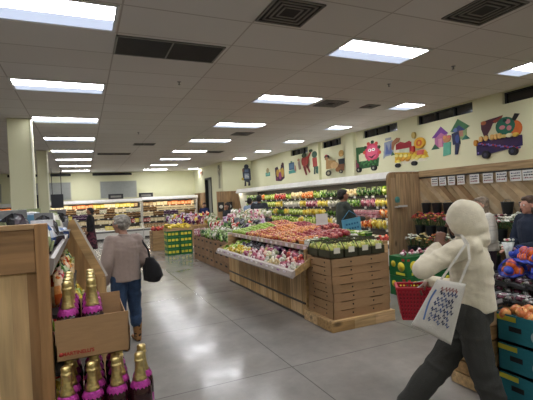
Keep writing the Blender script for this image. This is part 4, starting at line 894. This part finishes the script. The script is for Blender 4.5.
def bot(x, y, z, lb, g):
    global nb
    if nb == 0: B0.location = (x, y, z); B0['label'] = lb; B0['group'] = g
    else: copy_tree(B0, (x, y, z), ru(-.3, .3), lb, g)
    nb += 1
ZL = .812
t = thing('carton_tray', 'brown cardboard tray under the lower sparkling bottles', 'carton', (.02, 2.0, 0))
MB().box(-.128, .235, 1.62, 1.87, 0, ZL-.002, hx('#a07c54')).box(-.128, .16, 1.87, 2.24, 0, ZL-.002, hx('#a07c54')).box(-.128, .235, 1.62, 1.625, ZL-.002, ZL+.04, hx('#a07c54')).build('box', CARD, t)
for j in range(5):
    for i in range(4 if j < 2 else 3):
        bot((-.088+.088*i if j == 0 else -.08+.092*i), 1.72+.094*j, ZL, 'gold topped bottle with purple foil, lower tier, %s from the left in the %s row' % (['first', 'second', 'third', 'fourth'][i], ['front', 'second', 'third', 'fourth', 'back'][j]), 'sparkling bottles in the lower tier')
ZU = ZL+.299
t = thing('cardboard_box', 'open brown cardboard box with red print holding the upper bottles', 'box', (.04, 2.0, ZU-.004)); cb = hx('#a5825c')
bx0, bx1, by0, by1 = -.122, .148, 1.775, 2.23
MB().box(bx0, bx1, by0, by1, ZU-.004, ZU-.001, cb).box(bx0, bx1, by0, by0+.004, ZU-.004, ZU+.155, cb).box(bx0, bx0+.004, by0, by1, ZU-.004, ZU+.06, cb).box(bx1-.004, bx1, by0, by1, ZU-.004, ZU+.12, cb).box(bx0, bx1, by1-.004, by1, ZU-.004, ZU+.14, cb).build('box', CARD, t)
MB().box(bx0+.17, bx1-.01, 2.06, 2.064, ZU, ZU+.185, cb).build('divider', CARD, t)
lettering("MARTINELLI'S", .019, (bx0+.078, by0-.001, ZU+.022), (1, 0, 0), (0, 0, 1), MATTE, t, hx('#a8382c'), bold=.0006)
MB().lathe([(.008, 0), (.008, .001)], (bx0+.016, by0, ZU+.022), hx('#a8382c'), 8, axis=(0, -1, 0)).build('printed_mark', MATTE, t)
for j in range(4):
    for i in range(2): bot(-.076+.091*i, 1.83+.093*j, ZU, 'gold topped bottle with purple foil in the upper box, %s column, %s row' % (['left', 'right'][i], ['front', 'second', 'third', 'back'][j]), 'sparkling bottles in the upper box')

# ================================================================ people
def ring(c, a, b, n=20): return [V(c)+V(a)*math.cos(2*PI*k/n)+V(b)*math.sin(2*PI*k/n) for k in range(n)]
def loft(mb, secs, n=20):
    vs = []
    for c, a, b in secs: vs += ring(c, a, b, n)
    m_ = len(secs); fs = [(i*n+k, i*n+(k+1) % n, (i+1)*n+(k+1) % n, (i+1)*n+k) for i in range(m_-1) for k in range(n)]+[tuple(range(n-1, -1, -1)), tuple((m_-1)*n+k for k in range(n))]
    return mb.add(vs, fs, (1, 1, 1, 1), True)
def chain(mb, pts, rs, n=14):
    pts = [V(p) for p in pts]
    for p, r in zip(pts, rs): mb.ball(p, r, (1, 1, 1, 1), n)
    for i in range(len(pts)-1):
        d = pts[i+1]-pts[i]; a = d.orthogonal().normalized(); b = d.cross(a).normalized(); loft(mb, [(pts[i], a*rs[i], b*rs[i]), (pts[i+1], a*rs[i+1], b*rs[i+1])], n)
    return mb
def blob(name, mb, vox, m_, parent, colf, smooth=3, disp=0, df=8, fold=0):
    me = mb.mesh('t'); o = bpy.data.objects.new('t', me); COL.objects.link(o)
    r = o.modifiers.new('r', 'REMESH'); r.mode = 'VOXEL'; r.voxel_size = vox; s_ = o.modifiers.new('s', 'SMOOTH'); s_.iterations = smooth; s_.factor = .5
    dg = bpy.context.evaluated_depsgraph_get(); dg.update(); m2 = bpy.data.meshes.new_from_object(o.evaluated_get(dg)); bpy.data.objects.remove(o)
    if disp or fold:
        nr = [v.normal.copy() for v in m2.vertices]
        for v, nn in zip(m2.vertices, nr):
            p = v.co; k = disp*noise.noise(p*df)+disp*.5*noise.noise(p*df*2.3)
            if fold: k += fold*(1-abs(noise.noise(V((p.x*5, p.y*5, p.z*9+noise.noise(p*4)*1.5)))*2.4))
            v.co = p+nn*k
    off = V((0, 0, 0)); q = parent
    while q: off = off+q.location; q = q.parent
    ca = m2.color_attributes.get('Col') or m2.color_attributes.new('Col', 'FLOAT_COLOR', 'POINT')
    if ca.domain != 'POINT': m2.color_attributes.remove(ca); ca = m2.color_attributes.new('Col', 'FLOAT_COLOR', 'POINT')
    dat = []
    for v in m2.vertices: dat += list(colf(v.co) if callable(colf) else colf)
    ca.data.foreach_set('color', dat)
    for v in m2.vertices: v.co = v.co-off
    m2.polygons.foreach_set('use_smooth', [True]*len(m2.polygons)); m2.materials.clear(); m2.materials.append(m_)
    o = bpy.data.objects.new(name, m2); COL.objects.link(o); o.parent = parent; return o
def hand(mb, wr, d, nrm, s=1.0, curl=.5, side=1):
    """palm and five fingers; d = direction of the fingers, nrm = out of the back of the hand"""
    wr = V(wr); d = V(d).normalized(); nrm = (V(nrm)-d*V(nrm).dot(d)).normalized(); l = nrm.cross(d).normalized()*side
    loft(mb, [(wr, l*.026*s, nrm*.019*s), (wr+d*.03*s, l*.034*s, nrm*.018*s), (wr+d*.075*s, l*.04*s, nrm*.016*s), (wr+d*.092*s, l*.038*s, nrm*.012*s)], 14)
    for i, (o_, L) in enumerate(((-.03, .066), (-.01, .075), (.01, .07), (.03, .054))):
        p = wr+d*.085*s+l*o_*s; a = 0; pts = [wr+d*.05*s+l*o_*.8*s, p]; dd = d
        for k in range(3):
            a += curl*(.6+.1*k); dd = d*math.cos(a)-nrm*math.sin(a); p = p+dd*L*s*[.45, .32, .23][k]; pts.append(p)
        chain(mb, pts, [.009*s, .0095*s, .0088*s, .008*s, .0072*s], 8)
    b = wr+d*.02*s-l*.024*s; p1 = b+(d*.6-l*.8).normalized()*.038*s-nrm*.006*s; p2 = p1+(d*.9-l*.3-nrm*.4*curl).normalized()*.03*s; p3 = p2+(d*.9+l*.1-nrm*.6*curl).normalized()*.024*s
    chain(mb, [b, p1, p2, p3], [.014*s, .012*s, .0105*s, .009*s], 8)
def head(mb, c, f, s=1.0, up=(0, 0, 1)):
    f = V(f).normalized(); u = V(up); l = u.cross(f).normalized(); u = f.cross(l).normalized(); M = Matrix((f, l, u)).transposed(); c = V(c)
    def q(x, y, z): return c+M @ V((x, y, z))*s
    def el(x, y, z, a, b, h, n=16): mb.ball(q(x, y, z), (a*s, b*s, h*s), (1, 1, 1, 1), n, M=M)
    el(-.012, 0, .025, .096, .077, .092); el(.022, 0, -.04, .066, .06, .07); el(.056, 0, -.088, .026, .03, .024); el(.055, 0, .01, .04, .062, .05)
    chain(mb, [q(.086, 0, .012), q(.112, 0, -.026)], [.009*s, .0135*s], 8); el(.1, .011, -.03, .01, .009, .008, 8); el(.1, -.011, -.03, .01, .009, .008, 8)
    el(.082, 0, -.056, .013, .026, .007, 10); el(.08, 0, -.068, .012, .023, .007, 10); el(.076, .032, .028, .014, .024, .008, 10); el(.076, -.032, .028, .014, .024, .008, 10)
    for k in (1, -1): el(-.008, .077*k, -.008, .02, .01, .031, 10); el(.05, .045*k, -.02, .03, .02, .025, 10)
    return q, M
def std(loc, ang, H, lean=0):
    s = H/1.7; f = V((math.cos(ang), math.sin(ang), 0)); l = V((-f.y, f.x, 0)); B = V(loc)
    def g(a, b, z): return B+f*(a*s)+l*(b*s)+V((0, 0, z*s))
    J = dict(s=s, f=f, l=l, g=g, pel=g(0, 0, .95), waist=g(lean*.3, 0, 1.08), chest=g(lean*.7, 0, 1.28), neck=g(lean, 0, 1.455), head=g(lean*1.15+.015, 0, 1.585), hf=f)
    for n_, k in (('l', 1), ('r', -1)):
        J['sh'+n_] = g(lean*.9, .175*k, 1.395); J['el'+n_] = g(lean*.9-.03, .235*k, 1.12); J['wr'+n_] = g(lean+.1, .2*k, .9)
        J['hip'+n_] = g(0, .09*k, .93); J['kn'+n_] = g(.03, .1*k, .5); J['an'+n_] = g(0, .1*k, .085); J['toe'+n_] = g(.16, .11*k, .03)
    return J
def figure(label, J, cols, vox=.014, top='top', trouser_r=(.1, .078, .06), top_r=(.19, .135), sleeve=(.068, .056, .045), hem=.88, hair='short', fold=.004, mats=(CLOTH, CLOTH), skirt=False, shoes=True, handn=None, topname='jacket'):
    s = J['s']; f = J['f']; l = J['l']; base = (J['anl']+J['anr'])*.5; base.z = 0
    t = thing('person', label, 'person', base)
    mb = MB(); chain(mb, [J['pel'], J['waist'], J['chest']], [.12*s, .11*s, .12*s]); chain(mb, [J['chest']+V((0, 0, .08*s)), J['neck'], J['head']+V((0, 0, -.06*s))-J['hf']*.02*s], [.09*s, .056*s, .05*s])
    q, M = head(mb, J['head'], J['hf'], s)
    for k in 'lr':
        chain(mb, [J['sh'+k], J['el'+k], J['wr'+k]], [.05*s, .038*s, .027*s]); chain(mb, [J['hip'+k], J['kn'+k], J['an'+k]], [.085*s, .055*s, .038*s]); chain(mb, [J['an'+k]-V((0, 0, .03*s)), J['toe'+k]+V((0, 0, .01))], [.034*s, .026*s])
        chain(mb, [J['chest']+V((0, 0, .08*s)), J['sh'+k]], [.08*s, .05*s])
        d = J.get('hd'+k, (J['wr'+k]-J['el'+k]).normalized()); nn = J.get('hn'+k, l*(1 if k == 'l' else -1)); hand(mb, J['wr'+k], d, nn, s, J.get('curl', .45), 1 if k == 'l' else -1)
    body = blob('body', mb, min(vox, .008) if vox < .012 else vox*.75, SKIN, t, cols['skin'], 2)
    for k in (1, -1):
        MB().ball(q(.083, .031*k, .008), .0125*s, hx('#d8d4cc'), 10).ball(q(.092, .031*k, .008), .0062*s, hx('#241a14'), 8).build('eye', GLOSS, t)
    MB().ball(q(.0925, 0, -.061), (.006*s, .02*s, .006*s), hx('#8a4a44') if cols['skin'][0] > .2 else hx('#4a2420'), 10, M=M).build('lips', SKIN, t)
    # hair
    if hair:
        mb = MB()
        def el(x, y, z, a, b, h): mb.ball(q(x, y, z), (a*s, b*s, h*s), (1, 1, 1, 1), 16, M=M)
        el(-.03, 0, .05, .1, .087, .088); el(-.05, 0, .0, .078, .085, .08); el(.03, 0, .088, .055, .06, .035)
        if hair == 'curly':
            for i in range(60):
                a = ru(0, 6.28); e = ru(-.5, 1.5); p = V((-.035+.1*math.cos(a)*math.cos(e), .088*math.sin(a)*math.cos(e), .03+.09*math.sin(e)))
                if p.x > .045 and p.z < .07: continue
                el(p.x, p.y, p.z, .022, .022, .02)
        if hair == 'long': el(-.06, 0, -.06, .055, .08, .1); el(-.07, .02, -.14, .045, .07, .1); el(-.02, .07, -.06, .03, .02, .09); el(-.02, -.07, -.06, .03, .02, .09)
        if hair == 'bun': el(-.12, 0, .0, .04, .045, .045); el(-.08, 0, -.06, .04, .06, .06)
        blob('hair', mb, max(.007, vox*.6), HAIR, t, cols['hair'], 2, .006, 30)
    # top
    mb = MB(); W_, D_ = top_r; up = V((0, 0, 1)); Hz = J['pel']+V((0, 0, (hem-.95)*s))
    loft(mb, [(Hz, l*W_*.98*s, f*D_*1.05*s), (Hz+(J['waist']-Hz)*.5, l*W_*1.0*s, f*D_*s), (J['waist'], l*W_*.95*s, f*D_*.98*s), (J['chest'], l*W_*1.04*s, f*D_*1.02*s), (J['chest']+(J['neck']-J['chest'])*.55, l*W_*.98*s, f*D_*.85*s), (J['neck']-V((0, 0, .02*s)), l*.085*s, f*.08*s), (J['neck']+V((0, 0, .02*s)), l*.07*s, f*.068*s)])
    for k in 'lr':
        w = J['wr'+k]-(J['wr'+k]-J['el'+k]).normalized()*.015*s; chain(mb, [J['chest']+(J['neck']-J['chest'])*.5, J['sh'+k], J['sh'+k]*.5+J['el'+k]*.5, J['el'+k], w], [.08*s, sleeve[0]*s, (sleeve[0]+sleeve[1])/2*s, sleeve[1]*s, sleeve[2]*s])
    if 'hood' in J: J['hood'](mb, q, s)
    tp = blob(topname, mb, max(.008, vox*.8), mats[0], t, cols['top'], 9 if 'hood' in J else 4, .004, 7, fold)
    mb = MB()
    if skirt: loft(mb, [(J['pel']+up*.08*s, l*.14*s, f*.11*s), (J['pel'], l*.18*s, f*.14*s), (J['pel']-up*.4*s, l*.2*s, f*.18*s), (J['pel']-up*.7*s, l*.22*s, f*.2*s)])
    else:
        loft(mb, [(J['pel']+up*.1*s, l*.145*s, f*.115*s), (J['pel'], l*.17*s, f*.13*s), (J['pel']-up*.1*s, l*.165*s, f*.125*s)])
        for k in 'lr':
            a = trouser_r; ank = J['an'+k]+up*.0 if not J.get('boot') else J['kn'+k]*.42+J['an'+k]*.58; kn = J['kn'+k]; hp = J['hip'+k]; chain(mb, [hp-up*.02*s, hp*.5+kn*.5, kn, kn*.5+ank*.5, ank], [a[0]*s, (a[0]+a[1])*.5*s, a[1]*s, (a[1]+a[2])*.5*s, a[2]*s])
    blob('skirt' if skirt else 'trousers', mb, max(.009, vox*.8), mats[1], t, cols['legs'], 4, .004, 7, fold*1.3)
    if shoes:
        for k in 'lr':
            mb = MB(); a = J['an'+k]; o = J['toe'+k]; dd = (o-a); dd.z = 0; dd.normalize(); sd = V((-dd.y, dd.x, 0))
            tb = J.get('tilt'+k, 0)
            hb = a-dd*.05*s-up*(a.z-.04*s)*(0 if tb else 1)-(up*.045*s if tb else up*0); tt = o.copy(); 
            loft(mb, [(hb-dd*.01*s, sd*.03*s, up*.034*s), (hb+dd*.03*s, sd*.04*s, up*.04*s), (hb+(tt-hb)*.6, sd*.046*s, up*.034*s), (tt+dd*.03*s, sd*.04*s, up*.022*s), (tt+dd*.055*s, sd*.022*s, up*.012*s)])
            if J.get('boot'): chain(mb, [a-up*.02*s, a+up*.2*s], [.05*s, .066*s])
            else: chain(mb, [a-up*.03*s, a], [.04*s, .042*s])
            blob('boot' if J.get('boot') else 'shoe', mb, .009, J.get('shoemat', SATIN), t, cols['shoes'], 2)
    return t, q, M

# --- person in the cream hood walking past
f = V((-.78, .62, 0)).normalized(); l = V((-f.y, f.x, 0)); s = .97; pel = P(474, 305, 3.1)
J = dict(s=s, f=f, l=l, pel=pel, waist=P(473, 288, 3.09), chest=P(470, 262, 3.08), neck=P(465, 238, 3.08), head=P(461, 221, 3.08), hf=V((-.80, .60, -.06)).normalized())
J['shl'] = P(458, 250, 2.96); J['ell'] = P(422, 270, 2.95); J['wrl'] = P(437, 247, 3.06); J['hdl'] = (P(442, 231, 3.07)-P(437, 247, 3.06)); J['hnl'] = V((-.7, -.5, 0)); J['curl'] = .8
J['shr'] = P(477, 249, 3.22); J['elr'] = P(455, 287, 3.36); J['wrr'] = P(428, 281, 3.42); J['hdr'] = V((-.6, .2, -.5)); J['hnr'] = V((.1, .3, 1))
J['hipl'] = P(470, 312, 3.02); J['hipr'] = P(474, 312, 3.2)
J['knr'] = P(442, 362, 3.16); J['anr'] = P(409, 404, 3.14); J['toer'] = J['anr']+f*.14+V((0, 0, -.05)); J['anr'].z = .09; J['toer'].z = .05
J['knl'] = P(480, 362, 2.98); J['anl'] = P(497, 405, 2.92); J['anl'].z = .1; J['toel'] = J['anl']+f*.13; J['toel'].z = .03
def hoodf(mb, q, s):
    mb.ball(q(-.035, 0, .012), (.14*s, .134*s, .152*s), (1, 1, 1, 1), 22); mb.ball(q(-.06, 0, -.05), (.125*s, .13*s, .125*s), (1, 1, 1, 1), 20)
    mb.ball(q(-.075, 0, -.14), (.115*s, .125*s, .09*s), (1, 1, 1, 1), 18); chain(mb, [q(-.05, .03, -.13), q(-.04, .13, -.2)], [.075*s, .055*s]); chain(mb, [q(-.05, -.03, -.13), q(-.04, -.13, -.2)], [.075*s, .055*s])
J['hood'] = hoodf
CREAM = hx('#d8cfb6')
t, q, M = figure('person in a cream hooded fleece with a tote bag, striding left with hand at mouth', J, dict(skin=hx('#75503f'), hair=hx('#1a1412'), top=CREAM, legs=hx('#33332f'), shoes=hx('#c8c8c4')), vox=.0095, trouser_r=(.115, .1, .085), top_r=(.185, .15), sleeve=(.078, .068, .048), hem=.93, hair=None, fold=.007, mats=(KNIT, CLOTH), topname='hoodie')
# tote bag
tb = thing('tote_bag', 'off white canvas tote bag with blue lettering hanging from the hooded shoulder', 'bag', tuple(P(440, 310, 2.86)))
ct = [P(437, 279, 2.86), P(466, 284, 2.80), P(451, 345, 2.80), P(411, 325, 2.88)]
nrm = (ct[1]-ct[0]).cross(ct[3]-ct[0]).normalized()
if nrm.dot(V((0, 0, 1.3))-ct[0]) < 0: nrm = -nrm
n = 18; vs = []; fs = []
for side in (1, -1):
    for i in range(n+1):
        for j in range(n+1):
            a = i/n; b = j/n; p = (ct[0]*(1-a)+ct[1]*a)*(1-b)+(ct[3]*(1-a)+ct[2]*a)*b
            bul = .032*math.sin(PI*a)**.6*math.sin(PI*min(1, b*1.0))**.5+.006*noise.noise(p*14+V((side*3, 0, 0)))*math.sin(PI*a)
            vs.append(p+nrm*side*max(0.0015, bul))
N1 = (n+1)*(n+1)
for i in range(n):
    for j in range(n): k = i*(n+1)+j; fs.append((k, k+1, k+n+2, k+n+1)); fs.append((N1+k, N1+k+n+1, N1+k+n+2, N1+k+1))
for i in range(n):
    for e in (0, n): k = i*(n+1)+e; fs.append((k, k+n+1, N1+k+n+1, N1+k)); k = e*(n+1)+i; fs.append((k, k+1, N1+k+1, N1+k))
MB().add(vs, fs, hx('#c6c2b8'), True).build('canvas_body', mat('canvas', .9, nscale=20, namt=.05, bump=.3, bscale=150), tb)
def onbag(a, b, h=.034):
    p = (ct[0]*(1-a)+ct[1]*a)*(1-b)+(ct[3]*(1-a)+ct[2]*a)*b; return p+nrm*(max(.0015, .032*math.sin(PI*a)**.6*math.sin(PI*b)**.5)+.005)
pr = MB(); words = 7
for r_ in range(words):
    b = .15+.098*r_; a = .26+.02*math.sin(r_*1.3); end = .78-.03*(r_ % 3)
    while a < end:
        w = ru(.06, .11); c = hx(['#3c4a70', '#4a5a84', '#2c3450', '#9a6a64'][random.choice([0, 1, 1, 2]) if r_ else 3])
        b0 = b; b = b+ru(-.025, .025)
        p0 = onbag(a, b); p1 = onbag(a+w*.3, b-.05); p2 = onbag(a+w*.6, b+.03); p3 = onbag(min(a+w, .86), b-.02)
        for x_, y_ in ((p0, p1), (p1, p2), (p2, p3)): pr.beam(x_, y_, .005, .001, c, up=nrm)
        a += w+ru(.01, .03); b = b0
pr.build('printed_words', MATTE, tb); ar = MB(); pts = [onbag(.16+.05*math.cos(k*.35+2), .2+.06*k) for k in range(11)]
for k in range(10): ar.beam(pts[k], pts[k+1], .011, .001, hx('#5a74a4'), up=nrm)
ar.build('printed_curve', MATTE, tb)
for (u0, v0, a) in ((441, 280, .14), (461, 284, .8)):
    top_ = P(462, 243, 2.96)+V((0, 0, .055)); p0 = ct[0]*(1-a)+ct[1]*a; mid = p0.lerp(top_, .5)+V((-.02, -.05, -.01)) if a < .5 else p0.lerp(top_, .5)+V((.0, -.07, .0)); end_ = top_+V((.0, .06, .0))
    pts = [p0.lerp(mid, k/5) for k in range(5)]+[mid.lerp(top_+V((-.01, -.06, -.03)), k/5) for k in range(5)]+[top_, end_]; st = MB()
    for k in range(len(pts)-1): st.beam(pts[k], pts[k+1]+(pts[k+1]-pts[k])*.05, .015, .003, hx('#c9c5ba'), up=(pts[k]-V((0, 0, 1.2))).normalized())
    st.build('strap', CLOTH, tb)
# red basket
bk = P(412, 296, 3.5); bz = V((bk.x, bk.y, 0)); bd = V((-.80, .6, 0)).normalized(); bl = V((.6, .8, 0)); RC = hx('#a8182c')
t = thing('shopping_basket', 'red plastic shopping basket carried in front of the hooded person', 'basket', tuple(bk)); C0 = P(414, 286, 3.5)
def bq(a, b, z): return C0+bd*a+bl*b+V((0, 0, z))
mb = MB()
def rect_ring(w, d, z): return [bq(w, d, z), bq(-w, d, z), bq(-w, -d, z), bq(w, -d, z)]
top4 = rect_ring(.145, .11, 0); bot4 = rect_ring(.11, .085, -.26)
for i in range(4):
    a0, a1, b0, b1 = top4[i], top4[(i+1) % 4], bot4[i], bot4[(i+1) % 4]; nrm_ = (a1-a0).cross(b0-a0).normalized()*.004
    rows = 8; cols_ = 10
    for r_ in range(rows+1): u_ = r_/rows; mb.beam(a0.lerp(b0, u_), a1.lerp(b1, u_), .005, .018 if r_ in (0, rows) else .013, RC, up=(0, 0, 1))
    for c_ in range(cols_+1): u_ = c_/cols_; mb.beam(a0.lerp(a1, u_), b0.lerp(b1, u_), .013, .004, RC, up=tuple(nrm_))
mb.add(bot4+[p+V((0, 0, .005)) for p in bot4], [(0, 1, 2, 3), (7, 6, 5, 4), (0, 4, 5, 1), (1, 5, 6, 2), (2, 6, 7, 3), (3, 7, 4, 0)], RC); mb.build('basket_body', SATIN, t)
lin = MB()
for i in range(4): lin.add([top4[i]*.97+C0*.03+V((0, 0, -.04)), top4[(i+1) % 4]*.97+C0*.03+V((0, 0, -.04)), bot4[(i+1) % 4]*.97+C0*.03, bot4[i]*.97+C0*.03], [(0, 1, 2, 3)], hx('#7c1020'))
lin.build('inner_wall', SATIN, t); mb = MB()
for i in (0, 1, 2, 3): mb.beam(top4[i], top4[(i+1) % 4], .02, .02, RC)
mb.build('rim', SATIN, t); hp_ = P(429, 279, 3.42)+V((0, 0, -.02))
for sgn in (1, -1): MB().tube([bq(0, .11*sgn, 0), bq(.0, .11*sgn, 0).lerp(hp_, .7)+V((0, 0, .01)), hp_], .005, hx('#b8b8b8')).build('handle', METAL, t)

# --- older woman from behind
J = std((.43, 5.22, 0), math.radians(106), 1.56); g = J['g']; J['wrl'] = g(.06, .25, .86); J['ell'] = g(-.03, .25, 1.12); J['elr'] = g(-.02, -.24, 1.12); J['wrr'] = g(.12, -.2, 1.0); J['boot'] = 1; J['shoemat'] = LEO
J['head'] = g(.03, .03, 1.6); J['hf'] = V((-.75, .66, 0)).normalized(); J['anr'] = g(.1, -.16, .085); J['toer'] = g(.25, -.17, .03); J['knr'] = g(.08, -.13, .5); J['anl'] = g(-.14, .1, .085); J['toel'] = g(.02, .1, .03)
figure('older woman with short curly grey hair in an oatmeal sweater and jeans, seen from behind', J, dict(skin=hx('#b08470'), hair=hx('#8c8880'), top=hx('#94837a'), legs=hx('#2c4260'), shoes=hx('#7a5636')), vox=.011, top_r=(.19, .155), sleeve=(.08, .08, .05), hem=.87, hair='curly', fold=.006, mats=(KNIT, DENIM), topname='sweater', trouser_r=(.108, .085, .07))
t = thing('shoulder_bag', 'black slouchy shoulder bag on the grey haired woman', 'bag', tuple(g(-.08, -.3, 1.0))); mb = MB()
loft(mb, [(g(-.1, -.31, .82), J['f']*.17, J['l']*.07), (g(-.1, -.33, .9), J['f']*.2, J['l']*.1), (g(-.1, -.31, 1.04), J['f']*.18, J['l']*.08), (g(-.09, -.28, 1.14), J['f']*.13, J['l']*.04)])
blob('bag_body', mb, .01, CLOTH, t, hx('#17171a'), 3, .006, 14); MB().tube([g(.05, -.26, 1.08), g(.03, -.22, 1.3), g(.0, -.17, 1.47), g(-.05, -.2, 1.4), g(-.14, -.26, 1.25), g(-.17, -.28, 1.06)], .012, hx('#17171a')).build('strap', CLOTH, t)
# --- man in green at the case
J = std((4.95, 7.15, 0), math.radians(-10), 1.79); g = J['g']; J['wrr'] = g(.38, -.12, 1.12); J['elr'] = g(.12, -.24, 1.12); J['hdr'] = J['f']; J['wrl'] = g(.36, .15, 1.1); J['ell'] = g(.1, .24, 1.13)
figure('man with dark hair in a dark green jacket facing the right wall case', J, dict(skin=hx('#a07058'), hair=hx('#1c1614'), top=hx('#3a4038'), legs=hx('#2a2c30'), shoes=hx('#222')), vox=.014)
t = thing('shopping_bag', 'light blue printed shopping bag beside the man in dark green', 'bag', tuple(g(.02, -.34, .8)))
a = g(-.17, -.33, .78); mb = MB(); pts = [g(-.19, -.3, 1.12), g(.18, -.3, 1.17), g(.2, -.3, .8), g(-.15, -.3, .74)]; o2 = J['l']*-.06
mb.add(pts+[p+o2 for p in pts], [(0, 1, 2, 3), (7, 6, 5, 4), (0, 4, 5, 1), (1, 5, 6, 2), (2, 6, 7, 3), (3, 7, 4, 0)], hx('#5fa6c4')).build('bag_body', SATIN, t)
pm = MB()
for r_ in range(3):
    for c_ in range(5): p = pts[0]+o2*1.05+(pts[1]-pts[0])*(.15+.15*c_)+(pts[3]-pts[0])*(.25+.22*r_); pm.beam(p, p+(pts[1]-pts[0])*.09, .035, .004, hx('#2c6a94'), up=o2)
pm.build('printed_words', MATTE, t); MB().tube([pts[0]+o2*.5, g(-.02, -.3, 1.3), pts[1]+o2*.5], .008, hx('#4a8cac')).build('handle', SATIN, t)
# --- shopper in white puffer
A_ = math.radians(156); J = std((P(488, 300, 5.6).x, P(488, 300, 5.6).y, 0), A_, 1.56, lean=.03); g = J['g']; J['elr'] = g(.06, -.24, 1.12); J['wrr'] = g(.26, -.1, 1.02); J['ell'] = g(.06, .25, 1.12); J['wrl'] = g(.28, .16, 1.02)
t, q, M = figure('shopper in a short white puffer jacket with long ash hair and a blue mask', J, dict(skin=hx('#b88a74'), hair=hx('#8a7a68'), top=lambda c: hx('#c6c2b6') if (c.z*22) % 1 > .12 else hx('#a8a498'), legs=hx('#2c1c2a'), shoes=hx('#222')), vox=.012, top_r=(.215, .17), sleeve=(.09, .08, .055), hem=.93, hair='long', mats=(PUFF, CLOTH), topname='puffer_jacket')
mb = MB(); mb.ball(q(.06, 0, -.045), (.058*J['s'], .06*J['s'], .048*J['s']), (1, 1, 1, 1), 14); blob('face_mask', mb, .008, CLOTH, t, hx('#7f9cc0'), 2)
# --- shopper in navy at the right edge
pp = P(537, 300, 5.0); J = std((pp.x, pp.y, 0), math.radians(160), 1.56, lean=.04); g = J['g']; J['elr'] = g(.1, -.25, 1.1); J['wrr'] = g(.3, -.06, 1.0); J['ell'] = g(.1, .25, 1.08); J['wrl'] = g(.33, .12, 1.04); J['hdr'] = J['f']; J['hdl'] = J['f']; J['hnl'] = V((0, 0, 1)); J['hnr'] = V((0, 0, 1))
figure('brown haired shopper in a navy jacket at the right edge reaching for flowers', J, dict(skin=hx('#b88672'), hair=hx('#4a3424'), top=hx('#1c2638'), legs=hx('#22242a'), shoes=hx('#222')), vox=.011, top_r=(.2, .15), sleeve=(.08, .07, .05), hair='long')
t = thing('flower_sleeve', 'clear white paper sleeve of cut stems held by the navy jacket shopper', 'flowers', tuple(J['wrl']+J['f']*.1)); c = J['wrl']+J['f']*.11
MB().lathe([(.02, -.2), (.03, -.05), (.07, .08)], c, hx('#c8ccc8'), 16).build('paper_sleeve', FILM, t); mb = MB()
for i in range(14): a = ru(0, 6.28); r = ru(0, .06); mb.tube([c+V((0, 0, -.05)), c+V((r*math.cos(a), r*math.sin(a), .1))], .003, hx('#4a6a34'), 4).ball(c+V((r*math.cos(a), r*math.sin(a), .11)), .014, hx(['#e4e2d8', '#c8586a', '#e0d8c0'][i % 3]), 6)
mb.build('blossoms', LEAF, t)
# --- far shoppers
J = std((5.16, 12.1, 0), math.radians(70), 1.8); figure('shopper in a dark jacket and cap standing behind the green apples', J, dict(skin=hx('#8a6450'), hair=hx('#16161a'), top=hx('#2a2e36'), legs=hx('#22252c'), shoes=hx('#222')), vox=.018, top_r=(.23, .16), sleeve=(.085, .07, .05))
J = std((5.2, 13.0, 0), math.radians(40), 1.72); figure('shopper in a light blue shirt behind the dark jacket shopper', J, dict(skin=hx('#a07860'), hair=hx('#1a1614'), top=hx('#8a9cb4'), legs=hx('#2c3448'), shoes=hx('#222')), vox=.02)
pp = P(232, 300, 13.3); J = std((pp.x, pp.y, 0), math.radians(200), 1.6); figure('shopper in black beyond the bagged salad heap', J, dict(skin=hx('#8a6450'), hair=hx('#16141a'), top=hx('#1f2024'), legs=hx('#22252c'), shoes=hx('#222')), vox=.02, hair='long')
pp = P(209, 300, 18.6); J = std((pp.x, pp.y, 0), math.radians(250), 1.62); figure('shopper in a navy top near the side door planks', J, dict(skin=hx('#a07860'), hair=hx('#3a2420'), top=hx('#1c2450'), legs=hx('#22252c'), shoes=hx('#222')), vox=.02, hair='bun')
J = std((.2, 15.3, 0), math.radians(180), 1.66); g = J['g']; figure('shopper in a black top and dark red patterned skirt in the far left aisle', J, dict(skin=hx('#8a6048'), hair=hx('#141214'), top=hx('#161618'), legs=lambda c: hx('#5a2a38') if noise.noise(c*14) > 0 else hx('#2a1620'), shoes=hx('#222')), vox=.018, hair='bun', skirt=True)

# ---------------------------------------------------------------- render look
w = bpy.data.worlds.new('world'); SC.world = w; w.use_nodes = True; w.node_tree.nodes['Background'].inputs[0].default_value = (.03, .035, .045, 1); w.node_tree.nodes['Background'].inputs[1].default_value = .3
SC.view_settings.view_transform = 'Standard'; SC.view_settings.look = 'None'; SC.view_settings.exposure = 0.1; SC.view_settings.gamma = 1; SC.view_settings.use_curve_mapping = False
SC.cycles.max_bounces = 8; SC.cycles.diffuse_bounces = 5; SC.cycles.use_denoising = True
try: SC.cycles.denoiser = 'OPENIMAGEDENOISE'
except Exception: pass
